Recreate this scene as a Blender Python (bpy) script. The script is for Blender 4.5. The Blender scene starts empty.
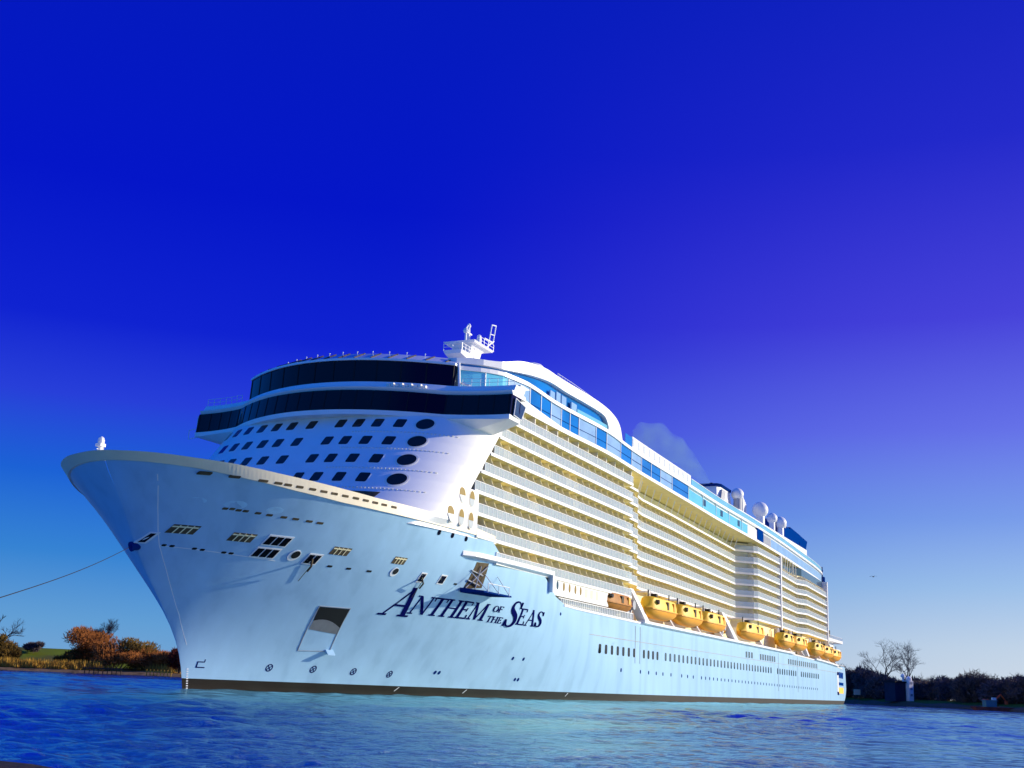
import bpy, bmesh, math, random
import numpy as np
from mathutils import Vector, Matrix
random.seed(7); rng = np.random.default_rng(7)
scene = bpy.context.scene
COL = scene.collection
R_ = math.radians

# ------------------------------------------------------------------ camera
def basis(yaw, pitch, roll):
    F = Vector((math.sin(yaw)*math.cos(pitch), math.cos(yaw)*math.cos(pitch), math.sin(pitch)))
    R = Vector((math.cos(yaw), -math.sin(yaw), 0)); U = R.cross(F)
    c, s = math.cos(roll), math.sin(roll)
    return R*c+U*s, U*c-R*s, F
CAM = Vector((-106.6018, -86.3868, 1.8274))
cR, cU, cF = basis(1.14077, .246495, .041258)
cam = bpy.data.objects.new('camera', bpy.data.cameras.new('camera')); COL.objects.link(cam)
cam.matrix_world = Matrix(((cR.x, cU.x, -cF.x, CAM.x), (cR.y, cU.y, -cF.y, CAM.y), (cR.z, cU.z, -cF.z, CAM.z), (0, 0, 0, 1)))
cam.data.sensor_width = 36; cam.data.lens = 1195.27/1024*36
cam.data.clip_start = .1; cam.data.clip_end = 30000
scene.camera = cam

# ------------------------------------------------------------------ light
SUN_DIR = Vector((.63, -.73, .275)).normalized()      # towards the sun
SUN_EL = math.asin(SUN_DIR.z); SUN_AZ = math.atan2(SUN_DIR.x, SUN_DIR.y)
sun = bpy.data.objects.new('sun', bpy.data.lights.new('sun', 'SUN')); COL.objects.link(sun)
sun.data.energy = 5.0; sun.data.angle = R_(.5); sun.data.color = (1, .885, .68)
sun.rotation_euler = SUN_DIR.to_track_quat('Z', 'Y').to_euler()
scene.view_settings.view_transform = 'Standard'; scene.view_settings.look = 'None'
scene.view_settings.gamma = 1; scene.view_settings.use_curve_mapping = False
scene.view_settings.exposure = .2
scene.render.film_transparent = False

def s2l(r, g, b):
    f = lambda c: (c/255/12.92 if c/255 <= .04045 else ((c/255+.055)/1.055)**2.4)
    return (f(r), f(g), f(b), 1)

W = bpy.data.worlds.new('World'); scene.world = W; W.use_nodes = True
nt = W.node_tree; nt.nodes.clear()
def N(tree, t, **k):
    n = tree.nodes.new(t)
    for a, b in k.items(): setattr(n, a, b)
    return n
out = N(nt, 'ShaderNodeOutputWorld'); bg = N(nt, 'ShaderNodeBackground'); bg.inputs[1].default_value = .1
sky = N(nt, 'ShaderNodeTexSky', sky_type='NISHITA'); sky.sun_disc = False
sky.sun_elevation = SUN_EL; sky.sun_rotation = SUN_AZ
tc = N(nt, 'ShaderNodeTexCoord'); sep = N(nt, 'ShaderNodeSeparateXYZ'); nt.links.new(tc.outputs['Generated'], sep.inputs[0])
def ramp(tree, stops, fac, interp='EASE'):
    r = N(tree, 'ShaderNodeValToRGB'); cr = r.color_ramp; cr.interpolation = interp
    while len(cr.elements) < len(stops): cr.elements.new(.5)
    for e, (p, c) in zip(cr.elements, stops): e.position = p; e.color = c
    tree.links.new(fac, r.inputs[0]); return r
# the clear winter sky: deep saturated blue above, pale near the horizon, warmer on the sun's side
el = lambda d: math.sin(R_(d))
rl = ramp(nt, [(0, s2l(120,168,214)), (el(2), s2l(98,160,216)), (el(5), s2l(52,132,214)), (el(8.5), s2l(24,98,216)), (el(12), s2l(38,62,220)),
               (el(15.5), s2l(12,32,212)), (el(22), s2l(1,18,203)), (el(34), s2l(2,26,188)), (el(42), s2l(6,80,214)), (el(70), s2l(10,96,226))], sep.outputs[2], 'LINEAR')
rr = ramp(nt, [(0, s2l(216,224,234)), (el(2.4), s2l(198,216,236)), (el(5), s2l(160,196,238)), (el(8), s2l(124,160,238)), (el(12), s2l(104,116,236)),
               (el(17), s2l(74,68,222)), (el(25), s2l(36,42,206)), (el(34), s2l(14,34,192)), (el(42), s2l(8,80,214)), (el(70), s2l(10,96,226))], sep.outputs[2], 'LINEAR')
# sky out of view, made a brighter cyan to tint the ship's shaded sides
rs = ramp(nt, [(0, s2l(14,130,210)), (el(7), s2l(8,128,220)), (el(16), s2l(6,104,228)), (el(70), s2l(10,96,226))], sep.outputs[2], 'LINEAR')
dotn = N(nt, 'ShaderNodeVectorMath', operation='DOT_PRODUCT'); nt.links.new(tc.outputs['Generated'], dotn.inputs[0])
dotn.inputs[1].default_value = (math.sin(1.14077+R_(70)), math.cos(1.14077+R_(70)), 0)
mr = N(nt, 'ShaderNodeMapRange', interpolation_type='SMOOTHSTEP'); nt.links.new(dotn.outputs['Value'], mr.inputs[0])
mr.inputs[1].default_value = .2; mr.inputs[2].default_value = .76
mx = N(nt, 'ShaderNodeMix', data_type='RGBA'); nt.links.new(mr.outputs[0], mx.inputs[0])
nt.links.new(rl.outputs[0], mx.inputs[6]); nt.links.new(rr.outputs[0], mx.inputs[7])
mrs = N(nt, 'ShaderNodeMapRange', interpolation_type='SMOOTHSTEP'); nt.links.new(dotn.outputs['Value'], mrs.inputs[0])
mrs.inputs[1].default_value = -.12; mrs.inputs[2].default_value = -.45; mrs.inputs[3].default_value = 0; mrs.inputs[4].default_value = 1
mx3 = N(nt, 'ShaderNodeMix', data_type='RGBA'); nt.links.new(mrs.outputs[0], mx3.inputs[0]); nt.links.new(mx.outputs[2], mx3.inputs[6]); nt.links.new(rs.outputs[0], mx3.inputs[7])
gain = N(nt, 'ShaderNodeMix', data_type='RGBA', blend_type='MULTIPLY'); gain.inputs[0].default_value = 1
nt.links.new(mx3.outputs[2], gain.inputs[6]); gain.inputs[7].default_value = (8.5, 8.5, 8.5, 1)
hs = N(nt, 'ShaderNodeHueSaturation'); hs.inputs['Saturation'].default_value = 1.25; hs.inputs['Value'].default_value = .9
nt.links.new(sky.outputs[0], hs.inputs['Color'])
mx2 = N(nt, 'ShaderNodeMix', data_type='RGBA'); mx2.inputs[0].default_value = .012
nt.links.new(gain.outputs[2], mx2.inputs[6]); nt.links.new(hs.outputs[0], mx2.inputs[7])
nt.links.new(mx2.outputs[2], bg.inputs[0]); nt.links.new(bg.outputs[0], out.inputs[0])

# ------------------------------------------------------------------ materials
MATS = {}
def mat(name, col, rough=.5, spec=.5, metal=0, var=0, scale=1, bump=0, bscale=8, alpha=1, coat=0, trans=0, stretch=(1, 1, 1), dirt=None):
    m = bpy.data.materials.new(name); m.use_nodes = True; t = m.node_tree; b = t.nodes['Principled BSDF']
    b.inputs['Base Color'].default_value = (*col[:3], 1); b.inputs['Roughness'].default_value = rough
    b.inputs['Specular IOR Level'].default_value = spec; b.inputs['Metallic'].default_value = metal
    b.inputs['Alpha'].default_value = alpha; b.inputs['Coat Weight'].default_value = coat; b.inputs['Transmission Weight'].default_value = trans
    if var or bump:
        c = N(t, 'ShaderNodeTexCoord'); mp = N(t, 'ShaderNodeMapping'); mp.inputs['Scale'].default_value = stretch
        t.links.new(c.outputs['Object'], mp.inputs[0])
    if var:
        n = N(t, 'ShaderNodeTexNoise'); n.inputs['Scale'].default_value = scale; n.inputs['Detail'].default_value = 5
        t.links.new(mp.outputs[0], n.inputs[0])
        d = dirt or tuple(x*(1-var) for x in col[:3]); u = tuple(min(1, x*(1+var*.5)) for x in col[:3])
        r = ramp(t, [(.3, (*d[:3], 1)), (.55, (*col[:3], 1)), (.75, (*u, 1))], n.outputs[0])
        t.links.new(r.outputs[0], b.inputs['Base Color'])
    if bump:
        n2 = N(t, 'ShaderNodeTexNoise'); n2.inputs['Scale'].default_value = bscale; n2.inputs['Detail'].default_value = 4
        t.links.new(mp.outputs[0], n2.inputs[0])
        bp = N(t, 'ShaderNodeBump'); bp.inputs['Strength'].default_value = bump; bp.inputs['Distance'].default_value = .1
        t.links.new(n2.outputs[0], bp.inputs['Height']); t.links.new(bp.outputs[0], b.inputs['Normal'])
    MATS[name] = m; return m
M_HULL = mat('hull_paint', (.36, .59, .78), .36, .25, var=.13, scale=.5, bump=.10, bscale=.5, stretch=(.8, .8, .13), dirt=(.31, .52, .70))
M_BOOT = mat('boot_paint', (.014, .009, .006), .6, .2, var=.4, scale=.7, stretch=(.3, 1, 2))
M_WHITE = mat('white_paint', (.86, .86, .82), .38, .5, var=.04, scale=.4)
M_CREAM = mat('cream_paint', (.88, .84, .70), .42, .4, var=.05, scale=.3)
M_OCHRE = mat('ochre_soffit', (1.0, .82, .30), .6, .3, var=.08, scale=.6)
M_TAN = mat('tan_panel', (1.0, .88, .50), .6, .3, var=.1, scale=.5)
M_DARK = mat('dark_glass', (.004, .005, .008), .06, .28)
M_BOATD = mat('boat_shade_orange', (.42, .16, .008), .6, .3, var=.3, scale=.6)  # orange darkened to stand for the shade under the deck
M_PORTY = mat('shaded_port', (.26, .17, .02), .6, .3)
M_PORTG = mat('pale_screen', (.40, .46, .47), .4, .4)
M_DIV = mat('divider_panel', (.97, .87, .56), .6, .3)
M_BLACK = mat('black_void', (.008, .009, .012), .6, .2)
M_NAVY = mat('navy_paint', (.004, .028, .17), .9, 0)
M_LETTER = mat('navy_lettering', (.004, .006, .09), .9, 0)
M_DOOR = mat('door_glass', (.03, .07, .09), .06, .6)
M_TEAL = mat('teal_glass', (.16, .62, .78), .06, .7, var=.1, scale=.2)
M_BLUEGL = mat('blue_glass', (.006, .20, .58), .05, .6, var=.25, scale=.12)
M_PALEGL = mat('pale_blue_glass', (.30, .50, .72), .08, .6, var=.12, scale=.3)
M_RAIL = mat('railing_glass', (.64, .76, .79), .12, .6, alpha=.42)
M_RAILT = mat('teal_railing_glass', (.22, .62, .76), .08, .6, alpha=.8)
M_STEEL = mat('grey_steel', (.36, .38, .40), .45, .5, var=.15, scale=1)
M_RECESS = mat('recess_brown', (.10, .075, .04), .7, .2, var=.4, scale=1.5)
M_YEL = mat('lifeboat_yellow', (.98, .57, .010), .55, .5, var=.06, scale=.5)
M_ORA = mat('lifeboat_orange', (.97, .41, .003), .5, .5, var=.06, scale=.5)
M_BWIN = mat('boat_window', (.02, .012, .01), .15, .5)
M_ROYAL = mat('royal_blue_paint', (.001, .04, .24), .9, 0)
M_RUB = mat('dark_rubber', (.02, .018, .016), .7, .2)
M_ROOFGL = mat('skylight_glass', (.66, .68, .72), .12, .6)

# ------------------------------------------------------------------ mesh helper
class MB:
    def __init__(s): s.v = []; s.f = []; s.m = []
    def add(s, vs, fs, m=0):
        o = len(s.v); s.v += [tuple(p) for p in vs]
        for f in fs: s.f.append(tuple(i+o for i in f)); s.m.append(m)
        return s
    def box(s, x0, x1, y0, y1, z0, z1, m=0):
        return s.add([(x0,y0,z0),(x1,y0,z0),(x1,y1,z0),(x0,y1,z0),(x0,y0,z1),(x1,y0,z1),(x1,y1,z1),(x0,y1,z1)],
              [(0,3,2,1),(4,5,6,7),(0,1,5,4),(1,2,6,5),(2,3,7,6),(3,0,4,7)], m)
    def hexa(s, p, m=0):        # eight corners: bottom loop then top loop
        return s.add(p, [(0,3,2,1),(4,5,6,7),(0,1,5,4),(1,2,6,5),(2,3,7,6),(3,0,4,7)], m)
    def tube(s, a, b, r0, r1=None, n=8, m=0, cap=True):
        a = Vector(a); b = Vector(b); r1 = r0 if r1 is None else r1
        d = (b-a).normalized(); u = d.orthogonal().normalized(); w = d.cross(u)
        vs = [a+(u*math.cos(t)+w*math.sin(t))*r0 for t in [2*math.pi*i/n for i in range(n)]]
        vs += [b+(u*math.cos(t)+w*math.sin(t))*r1 for t in [2*math.pi*i/n for i in range(n)]]
        fs = [(i, (i+1) % n, n+(i+1) % n, n+i) for i in range(n)]
        if cap: fs += [tuple(range(n-1, -1, -1)), tuple(range(n, 2*n))]
        return s.add(vs, fs, m)
    def lathe(s, c, prof, n=20, m=0):    # prof: (radius, z)
        vs = []; fs = []
        for r, z in prof:
            for i in range(n):
                t = 2*math.pi*i/n; vs.append((c[0]+r*math.cos(t), c[1]+r*math.sin(t), c[2]+z))
        for j in range(len(prof)-1):
            for i in range(n): fs.append((j*n+i, j*n+(i+1) % n, (j+1)*n+(i+1) % n, (j+1)*n+i))
        fs.append(tuple(range(n-1, -1, -1))); fs.append(tuple((len(prof)-1)*n+i for i in range(n)))
        return s.add(vs, fs, m)
    def loft(s, loops, m=0, close=True, caps=True, mats=None):
        n = len(loops[0]); vs = [p for l in loops for p in l]; o = len(s.v); s.v += [tuple(p) for p in vs]
        for j in range(len(loops)-1):
            for i in range(n if close else n-1):
                k = (i+1) % n
                s.f.append((o+j*n+i, o+j*n+k, o+(j+1)*n+k, o+(j+1)*n+i)); s.m.append(mats[i] if mats else m)
        if caps and close:
            s.f.append(tuple(o+i for i in range(n-1, -1, -1))); s.m.append(m)
            s.f.append(tuple(o+(len(loops)-1)*n+i for i in range(n))); s.m.append(m)
        return s
    def build(s, name, mats, parent=None, smooth=False, rec=False):
        me = bpy.data.meshes.new(name); me.from_pydata(s.v, [], s.f)
        for m in (mats if isinstance(mats, (list, tuple)) else [mats]): me.materials.append(m)
        me.polygons.foreach_set('material_index', s.m)
        if rec:
            bm = bmesh.new(); bm.from_mesh(me); bmesh.ops.recalc_face_normals(bm, faces=bm.faces); bm.to_mesh(me); bm.free()
        if smooth: me.polygons.foreach_set('use_smooth', [True]*len(me.polygons)); 
        if smooth: me.set_sharp_from_angle(angle=R_(38))
        me.update()
        o = bpy.data.objects.new(name, me); COL.objects.link(o)
        if parent: o.parent = parent
        return o
def thing(name, label, cat, loc=(0, 0, 0), group=None):
    o = bpy.data.objects.new(name, None); COL.objects.link(o); o.location = loc; o.empty_display_size = 1
    return tag(o, label, cat, group)
def tag(o, label, cat, group=None, kind=None):
    if label: o['label'] = label
    if cat: o['category'] = cat
    if group: o['group'] = group
    if kind: o['kind'] = kind
    return o
def lerp(pts, x):
    if x <= pts[0][0]: return pts[0][1]
    for (a, b), (c, d) in zip(pts, pts[1:]):
        if x <= c: return b+(d-b)*(x-a)/(c-a) if c > a else d
    return pts[-1][1]
def smoothline(pts, x):          # Catmull-Rom through the points
    n = len(pts)
    if x <= pts[0][0]: return pts[0][1]
    if x >= pts[-1][0]: return pts[-1][1]
    for i in range(n-1):
        if pts[i][0] <= x <= pts[i+1][0]: break
    p1, p2 = pts[i], pts[i+1]; p0 = pts[max(0, i-1)]; p3 = pts[min(n-1, i+2)]
    h = p2[0]-p1[0]; t = (x-p1[0])/h
    m1 = (p2[1]-p0[1])/(p2[0]-p0[0])*h if p2[0] > p0[0] else 0
    m2 = (p3[1]-p1[1])/(p3[0]-p1[0])*h if p3[0] > p1[0] else 0
    return (2*t**3-3*t**2+1)*p1[1]+(t**3-2*t**2+t)*m1+(-2*t**3+3*t**2)*p2[1]+(t**3-t**2)*m2
def frange(a, b, st):
    n = max(1, int(round((b-a)/st))); return [a+(b-a)*i/n for i in range(n+1)]

# ================================================================== THE SHIP
# x runs aft from the stem at the waterline, port is -y, z up from the water
ship = thing('cruise_ship', 'huge white and pale blue cruise ship under way on the river, bow towards the viewer', 'cruise ship')

STEM = [(0, 0), (2, -.49), (4, -1.3), (6, -2.6), (8, -4.23), (10, -6.1), (12, -7.9), (14, -9.5), (16, -10.9), (18, -12.3), (20, -13.9), (21, -14.8), (22, -15.5), (23, -15.9), (24, -16.2)]
def stem(z):
    return 0 if z <= 0 else smoothline(STEM, z)
def hullB(x, z):
    zz = max(0., min(z, 24.)); t = zz/21.
    u = (x-stem(zz))/(103-55*t)
    if u <= 0: return 0.
    y = 20.7*(1-(1-min(u, 1))**(2+.6*t))**(1-.42*t)
    if x > 262: y -= 2.0*((x-262)/56.)**2
    return y
def bul_low(x): return lerp([(-16, 22.15), (-11.5, 21.7), (-7.5, 21.2), (-2.6, 20.7), (3.2, 20.28), (8.8, 20.1), (20, 19.9), (33, 19.8)], x)
def hull_top(x):
    return bul_low(x)+.1 if x < 33 else lerp([(33, 20.0), (33.05, 17.3), (51.9, 17.5), (51.95, 15.6), (54, 14.6), (58, 13.35), (64, 13.2), (100, 12.95), (230, 12.75), (285, 12.0), (320, 11.4)], x)
def S_hull(x, z, off):
    y = hullB(x, z); e = .15
    gx = (hullB(x+e, z)-hullB(x-e, z))/(2*e); gz = (hullB(x, z+e)-hullB(x, z-e))/(2*e)
    n = Vector((-gx, -1, -gz)); n.normalize()     # outward: F = -y - B
    n = Vector((-gx, -1.0, -gz)).normalized()
    return Vector((x, -y, z))+n*off
# hull shell
mb = MB(); nx = 150
zrows = [-2.5, -.6, .0, .55, 1.12, 1.13, 2.2, 3.6, 5, 6.5, 8, 9.5, 11, 12.3] + [('t', s) for s in (.15, .3, .45, .6, .75, .9, 1)]
us = [(i/60)**2.2*.42 for i in range(61)] + [.42+.58*(i+1)/70 for i in range(70)]
TRZ = [(-3, 312), (0, 320), (2.4, 328.5), (4.8, 333), (9, 331.5), (13, 328.5), (25, 320)]
for side in (-1, 1):
    loops = []
    for u in us:
        loop = []
        for zr in zrows:
            if isinstance(zr, tuple):
                # solve x for this row, then its height
                x = stem(20)+(lerp(TRZ, 12)-stem(20))*u
                for _ in range(3):
                    zt = hull_top(x); z = 12.3+(zt-12.3)*zr[1]; x = stem(z)+(lerp(TRZ, z)-stem(z))*u
            else: z = zr
            x0 = stem(max(z, 0)); tr = lerp(TRZ, z)
            x = x0+(tr-x0)*u
            if isinstance(zr, tuple):
                zt = hull_top(x); z = 12.3+(zt-12.3)*zr[1]
            loop.append((x, side*hullB(x, z), z))
        loops.append(loop)
    n = len(zrows); o = len(mb.v); mb.v += [p for l in loops for p in l]
    for j in range(len(us)-1):
        for i in range(n-1):
            q = (o+j*n+i, o+j*n+i+1, o+(j+1)*n+i+1, o+(j+1)*n+i)
            mb.f.append(q if side < 0 else q[::-1]); mb.m.append(1 if i < 4 else 0)
    last = o+(len(us)-1)*n
    if side < 0: lastp = last
    else:
        for i in range(n-1): mb.f.append((lastp+i, lastp+i+1, last+i+1, last+i)); mb.m.append(1 if i < 4 else 0)
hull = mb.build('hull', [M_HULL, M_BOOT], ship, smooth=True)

def patch(mb, pts, S, off=.03, m=0, back=-.08, fm=None):
    """flat-ish plate whose outline lies on surface S; pts are surface coordinates"""
    if len(pts) == 4 and max(abs(pts[0][0]-pts[2][0]), abs(pts[0][1]-pts[2][1])) > 1.1:
        P = [Vector((*p, 0)) for p in pts]; n = 7; o = len(mb.v)
        q = [[P[0].lerp(P[1], i/n).lerp(P[3].lerp(P[2], i/n), j/n) for i in range(n+1)] for j in range(n+1)]
        mb.v += [tuple(S(a.x, a.y, off)) for r in q for a in r]
        for j in range(n):
            for i in range(n): mb.f.append((o+j*(n+1)+i, o+j*(n+1)+i+1, o+(j+1)*(n+1)+i+1, o+(j+1)*(n+1)+i)); mb.m.append(m)
        ring_ = [(i, 0) for i in range(n)]+[(n, j) for j in range(n)]+[(n-i, n) for i in range(n)]+[(0, n-j) for j in range(n)]
        fi = [o+j*(n+1)+i for i, j in ring_]; o2 = len(mb.v); mb.v += [tuple(S(q[j][i].x, q[j][i].y, back)) for i, j in ring_]
        for a in range(len(fi)):
            b_ = (a+1) % len(fi); mb.f.append((fi[a], o2+a, o2+b_, fi[b_])); mb.m.append(m if fm is None else fm)
        return
    f = [S(a, b, off) for a, b in pts]; k = [S(a, b, back) for a, b in pts]; n = len(pts); o = len(mb.v)
    mb.v += [tuple(p) for p in f+k]
    mb.f.append(tuple(o+i for i in range(n))); mb.m.append(m)
    for i in range(n): mb.f.append((o+i, o+n+i, o+n+(i+1) % n, o+(i+1) % n)); mb.m.append(m if fm is None else fm)
def rect(cx, cz, w, h, sh=0): return [(cx-w/2-sh*h/2, cz-h/2), (cx+w/2-sh*h/2, cz-h/2), (cx+w/2+sh*h/2, cz+h/2), (cx-w/2+sh*h/2, cz+h/2)]
def rrect(cx, cz, w, h, r, n=4, sh=0):
    p = []
    for qx, qz, a0 in ((1, 1, 0), (-1, 1, 90), (-1, -1, 180), (1, -1, 270)):
        for i in range(n+1):
            a = R_(a0+90*i/n); zz = qz*(h/2-r)+r*math.sin(a)
            p.append((cx+qx*(w/2-r)+r*math.cos(a)+sh*zz, cz+zz))
    return p
def ell(cx, cz, rx, rz, n=18): return [(cx+rx*math.cos(2*math.pi*i/n), cz+rz*math.sin(2*math.pi*i/n)) for i in range(n)]

# bulwark: the cream strip round the bow
def bul_top(x): return lerp([(-16, 23.0), (-15.2, 22.85), (-11.6, 22.55), (-8.6, 22.42), (-3.9, 22.07), (2, 21.75), (7.8, 21.42), (14.7, 21.29), (24, 20.95), (33, 20.35)], x)
def bul_at(u):                  # foot and rim of the strip at a fraction of its length
    x = stem(22.1)+(33.2-stem(22.1))*u; zl = bul_low(x); y = (hullB(x, zl+.05)+.05)*min(1, u*3000)
    return x, y, zl, x-.95*max(0, 1-u*1.6), y+.45*min(1, u*40)*max(0, 1-1.6*u), bul_top(x)
mb = MB()
for side in (-1, 1):
    loops = []
    for i in range(110):
        u = (i/109)**2.4; xb, yb, zb, xt, yt, zt = bul_at(u); e = .12; k = .35*(1-u)
        wb, wt = min(yb, .4), min(yt, .4)
        loops.append([(xb-e*(1-u), side*(yb+.08*min(1, u*60)), zb-.02), (xt-e*(1-u), side*(yt+.08*min(1, u*60)), zt), (xt+k, side*(yt-wt), zt+.02), (xb+k, side*(yb-wb), zb-.02)])
    mb.loft(loops, 0)
bulwark = mb.build('bulwark', mat('bulwark_cream', (.92, .80, .56), .45, .4, var=.05, scale=.3), ship, rec=True)
def S_bul(x, z, off):
    def at(x, z):
        lo, hi = 0., 1.
        f = lambda u: (lambda a, b, c, d, e, g: (a+(d-a)*(z-c)/(g-c), b+(e-b)*(z-c)/(g-c)))(*bul_at(u))
        for _ in range(30):
            m = (lo+hi)/2
            if f(m)[0] < x: lo = m
            else: hi = m
        return f(lo)[1]
    y = at(x, z); n = Vector((-(at(x+.2, z)-at(x-.2, z))/.4, -1, -(at(x, z+.15)-at(x, z-.15))/.3)).normalized()
    return Vector((x, -y, z))+n*(off+.08)
for x, zs_, w in [(-10.77, 21.33, .9), (-8.59, 21.28, .9), (-6.10, 21.22, .9), (-4.62, 21.19, .8), (-3.60, 21.16, .8), (-2.32, 21.13, .8), (-0.85, 21.10, .8), (0.52, 21.06, .85), (1.86, 21.03, .85), (3.31, 20.99, .85), (4.75, 20.96, .85), (6.17, 20.92, .85), (7.58, 20.88, .85), (8.98, 20.84, .85), (10.57, 20.80, .85)]:
    mb = MB(); patch(mb, rrect(x, zs_, w, .26, .08), S_bul, .05)
    mb.build('mooring_slot', M_RECESS, bulwark)
# foredeck
mb = MB(); xs = frange(-13.2, 32, 1.5)
loops = [[(x, -max(0, hullB(x, 20)-.5), 20.0), (x, max(0, hullB(x, 20)-.5), 20.0)] for x in xs]
mb.loft(loops, 0, close=False); mb.build('foredeck', M_STEEL, ship)
# white bow light with its little lamp house
t = MB(); bx_, by_, bz_ = -13.9, 2.4, 20.4
t.tube((bx_, by_, 21.9), (bx_, by_, 23.9), .30, .24); t.box(bx_-.36, bx_+.36, by_-.36, by_+.36, 23.9, 24.2)
t.lathe((bx_, by_, 24.2), [(.3, 0), (.34, .15), (.3, .6), (.12, .75)], 12); t.tube((bx_+.45, by_, 23), (bx_+.45, by_, 24.7), .05)
t.tube((bx_-.5, by_, 23.6), (bx_+.9, by_, 23.6), .05); t.box(bx_-.55, bx_+.1, by_-.3, by_+.3, 22.2, 23.3)
t.build('bow_mast', M_WHITE, ship)

# ---- fittings on the bow
def fit(name, pts, m, off=.04, parent=hull, S=S_hull):
    mb = MB(); patch(mb, pts, S, off); return mb.build(name, m, parent)
def grille(cx, cz, w, h):
    o = fit('mooring_port', rect(cx, cz, w, h, .1), M_RECESS, .03)
    mb = MB()
    for i in range(1, 4): patch(mb, rect(cx-w/2+w*i/4, cz, .09, h*.95, .1), S_hull, .07)
    patch(mb, rect(cx, cz+h*.28, w*.96, .12, .1), S_hull, .065)
    mb.build('grille_bar', M_TAN, o)
for a in [(-8.08, 16.04, 1.9, .85), (-3.26, 15.76, 2.1, .84), (7.45, 15.5, 2.2, .82), (15.89, 15.36, 1.9, .78)]: grille(*a)
def framed(cx, cz, w, h, n, name='framed_window'):
    o = fit(name, rect(cx, cz, w, h, .12), M_WHITE, .05)
    for i in range(n):
        pw = (w-.16)/n; fit('pane', rect(cx-w/2+.08+pw*(i+.5), cz, pw-.14, h-.28, .12), M_DARK, .09, o)
framed(.08, 15.77, 2.5, 1.1, 3); framed(-.1, 14.5, 2.4, 1.1, 3); framed(-9.65, 15.04, .6, 1.15, 1); framed(5.0, 14.38, 1.6, 1.15, 2)
framed(20.85, 13.89, 1.0, 1.15, 1); framed(24.45, 13.98, 1.15, 1.15, 1)
def ring(cx, cz, r):
    o = fit('round_fairlead', ell(cx, cz, r, r*.9), M_WHITE, .07); fit('fairlead_opening', ell(cx+.08, cz+.1, r*.68, r*.62), M_BLACK, .1, o)
ring(2.81, 14.55, .62); ring(16.19, 14.09, .55)
for x, z, w in [(-8.35, 14.4, .3), (-7.81, 14.37, .33), (-6.15, 14.28, .37), (-5.51, 14.23, .37), (-3.68, 14.15, .42), (-3.03, 14.13, .42), (7.53, 13.85, .6), (9.94, 13.83, .62), (12.73, 13.82, .68), (27.31, 13.69, .62)]:
    fit('drain_slot', rrect(x, z, w, .2, .08), M_BLACK, .03)
for x, z, w in [(-6.67, 18.32, .45), (-6.14, 18.35, .45), (-5.56, 18.29, .48), (-4.95, 18.28, .5), (-3.8, 18.21, .56), (-2.69, 18.15, .6), (-1.25, 18.11, .64), (-.01, 18.08, .68), (1.5, 18.03, .72), (2.74, 18, .74)]:
    fit('vent_slot', rrect(x, z, w, .22, .08), M_RECESS, .03)
for x, z in [(19.89, 19.14), (22.7, 19.13), (25.86, 19.1)]: fit('porthole', ell(x, z, .32, .32), M_DARK, .04)
for x, z in [(47.59, 5.38), (50.23, 5.38), (56.91, 12.09), (33.5, 2.99), (34.25, 2.99), (50.55, 2.59), (51.32, 2.59)]: fit('porthole', ell(x, z, .24, .24, 10), M_NAVY, .03)
# faint raised weld line down the bow, its highlight painted white
mb = MB(); pts = [(-13.19, 20.93), (-12.35, 19.96), (-11.36, 18.61), (-10.43, 17.22), (-9.56, 15.81), (-8.64, 14.38), (-7.5, 12.97), (-6.05, 11.25), (-4.62, 9.6), (-2.91, 7.64), (-1.45, 5.62), (-.73, 4.6)]
for (a, b), (c, d) in zip(pts, pts[1:]):
    for i in range(4):
        p = (a+(c-a)*i/4, b+(d-b)*i/4); q = (a+(c-a)*(i+1)/4, b+(d-b)*(i+1)/4)
        patch(mb, [(p[0]-.03, p[1]), (q[0]-.03, q[1]), (q[0]+.03, q[1]), (p[0]+.03, p[1])], S_hull, .015)
for k in range(20):
    x = -8.55+k*.5; zz = 14.34-.055*k*.5; patch(mb, [(x, zz-.03), (x+.5, zz-.055), (x+.5, zz+.0), (x, zz+.03)], S_hull, .012)
mb.build('weld_seam', M_WHITE, hull)
M_PATCH = mat('reflected_light', (.42, .70, .88), .4, .4, var=.1, scale=1.5)  # paler hull colour standing for light reflected onto the bow
for x, z, w, h in ((-9.2, 18.75, 1.5, .75), (-6.2, 18.75, 1.9, .8), (-2.6, 18.65, 1.6, .65)): fit('light_patch', ell(x, z, w/2, h/2, 16), M_PATCH, .008)
# thruster marks (ring with a cross) and bulbous bow mark
def mark(cx, cz, r):
    mb = MB(); n = 20
    for i in range(n):
        a, b = 2*math.pi*i/n, 2*math.pi*(i+1)/n
        patch(mb, [(cx+r*.74*math.cos(a), cz+r*.74*math.sin(a)), (cx+r*math.cos(a), cz+r*math.sin(a)), (cx+r*math.cos(b), cz+r*math.sin(b)), (cx+r*.74*math.cos(b), cz+r*.74*math.sin(b))], S_hull, .03)
    for k, a in enumerate((R_(40), R_(130))):
        d = (math.cos(a), math.sin(a)); e = (-d[1]*.1*r, d[0]*.1*r)
        patch(mb, [(cx-d[0]*r*.7-e[0], cz-d[1]*r*.7-e[1]), (cx+d[0]*r*.7-e[0], cz+d[1]*r*.7-e[1]), (cx+d[0]*r*.7+e[0], cz+d[1]*r*.7+e[1]), (cx-d[0]*r*.7+e[0], cz-d[1]*r*.7+e[1])], S_hull, .034+.004*k)
    mb.build('thruster_mark', M_LETTER, hull)
for a in [(9.16, 2.62, .42), (14.75, 2.68, .42), (20.42, 2.62, .42), (26.07, 2.52, .42)]: mark(*a)
mb = MB()
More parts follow.
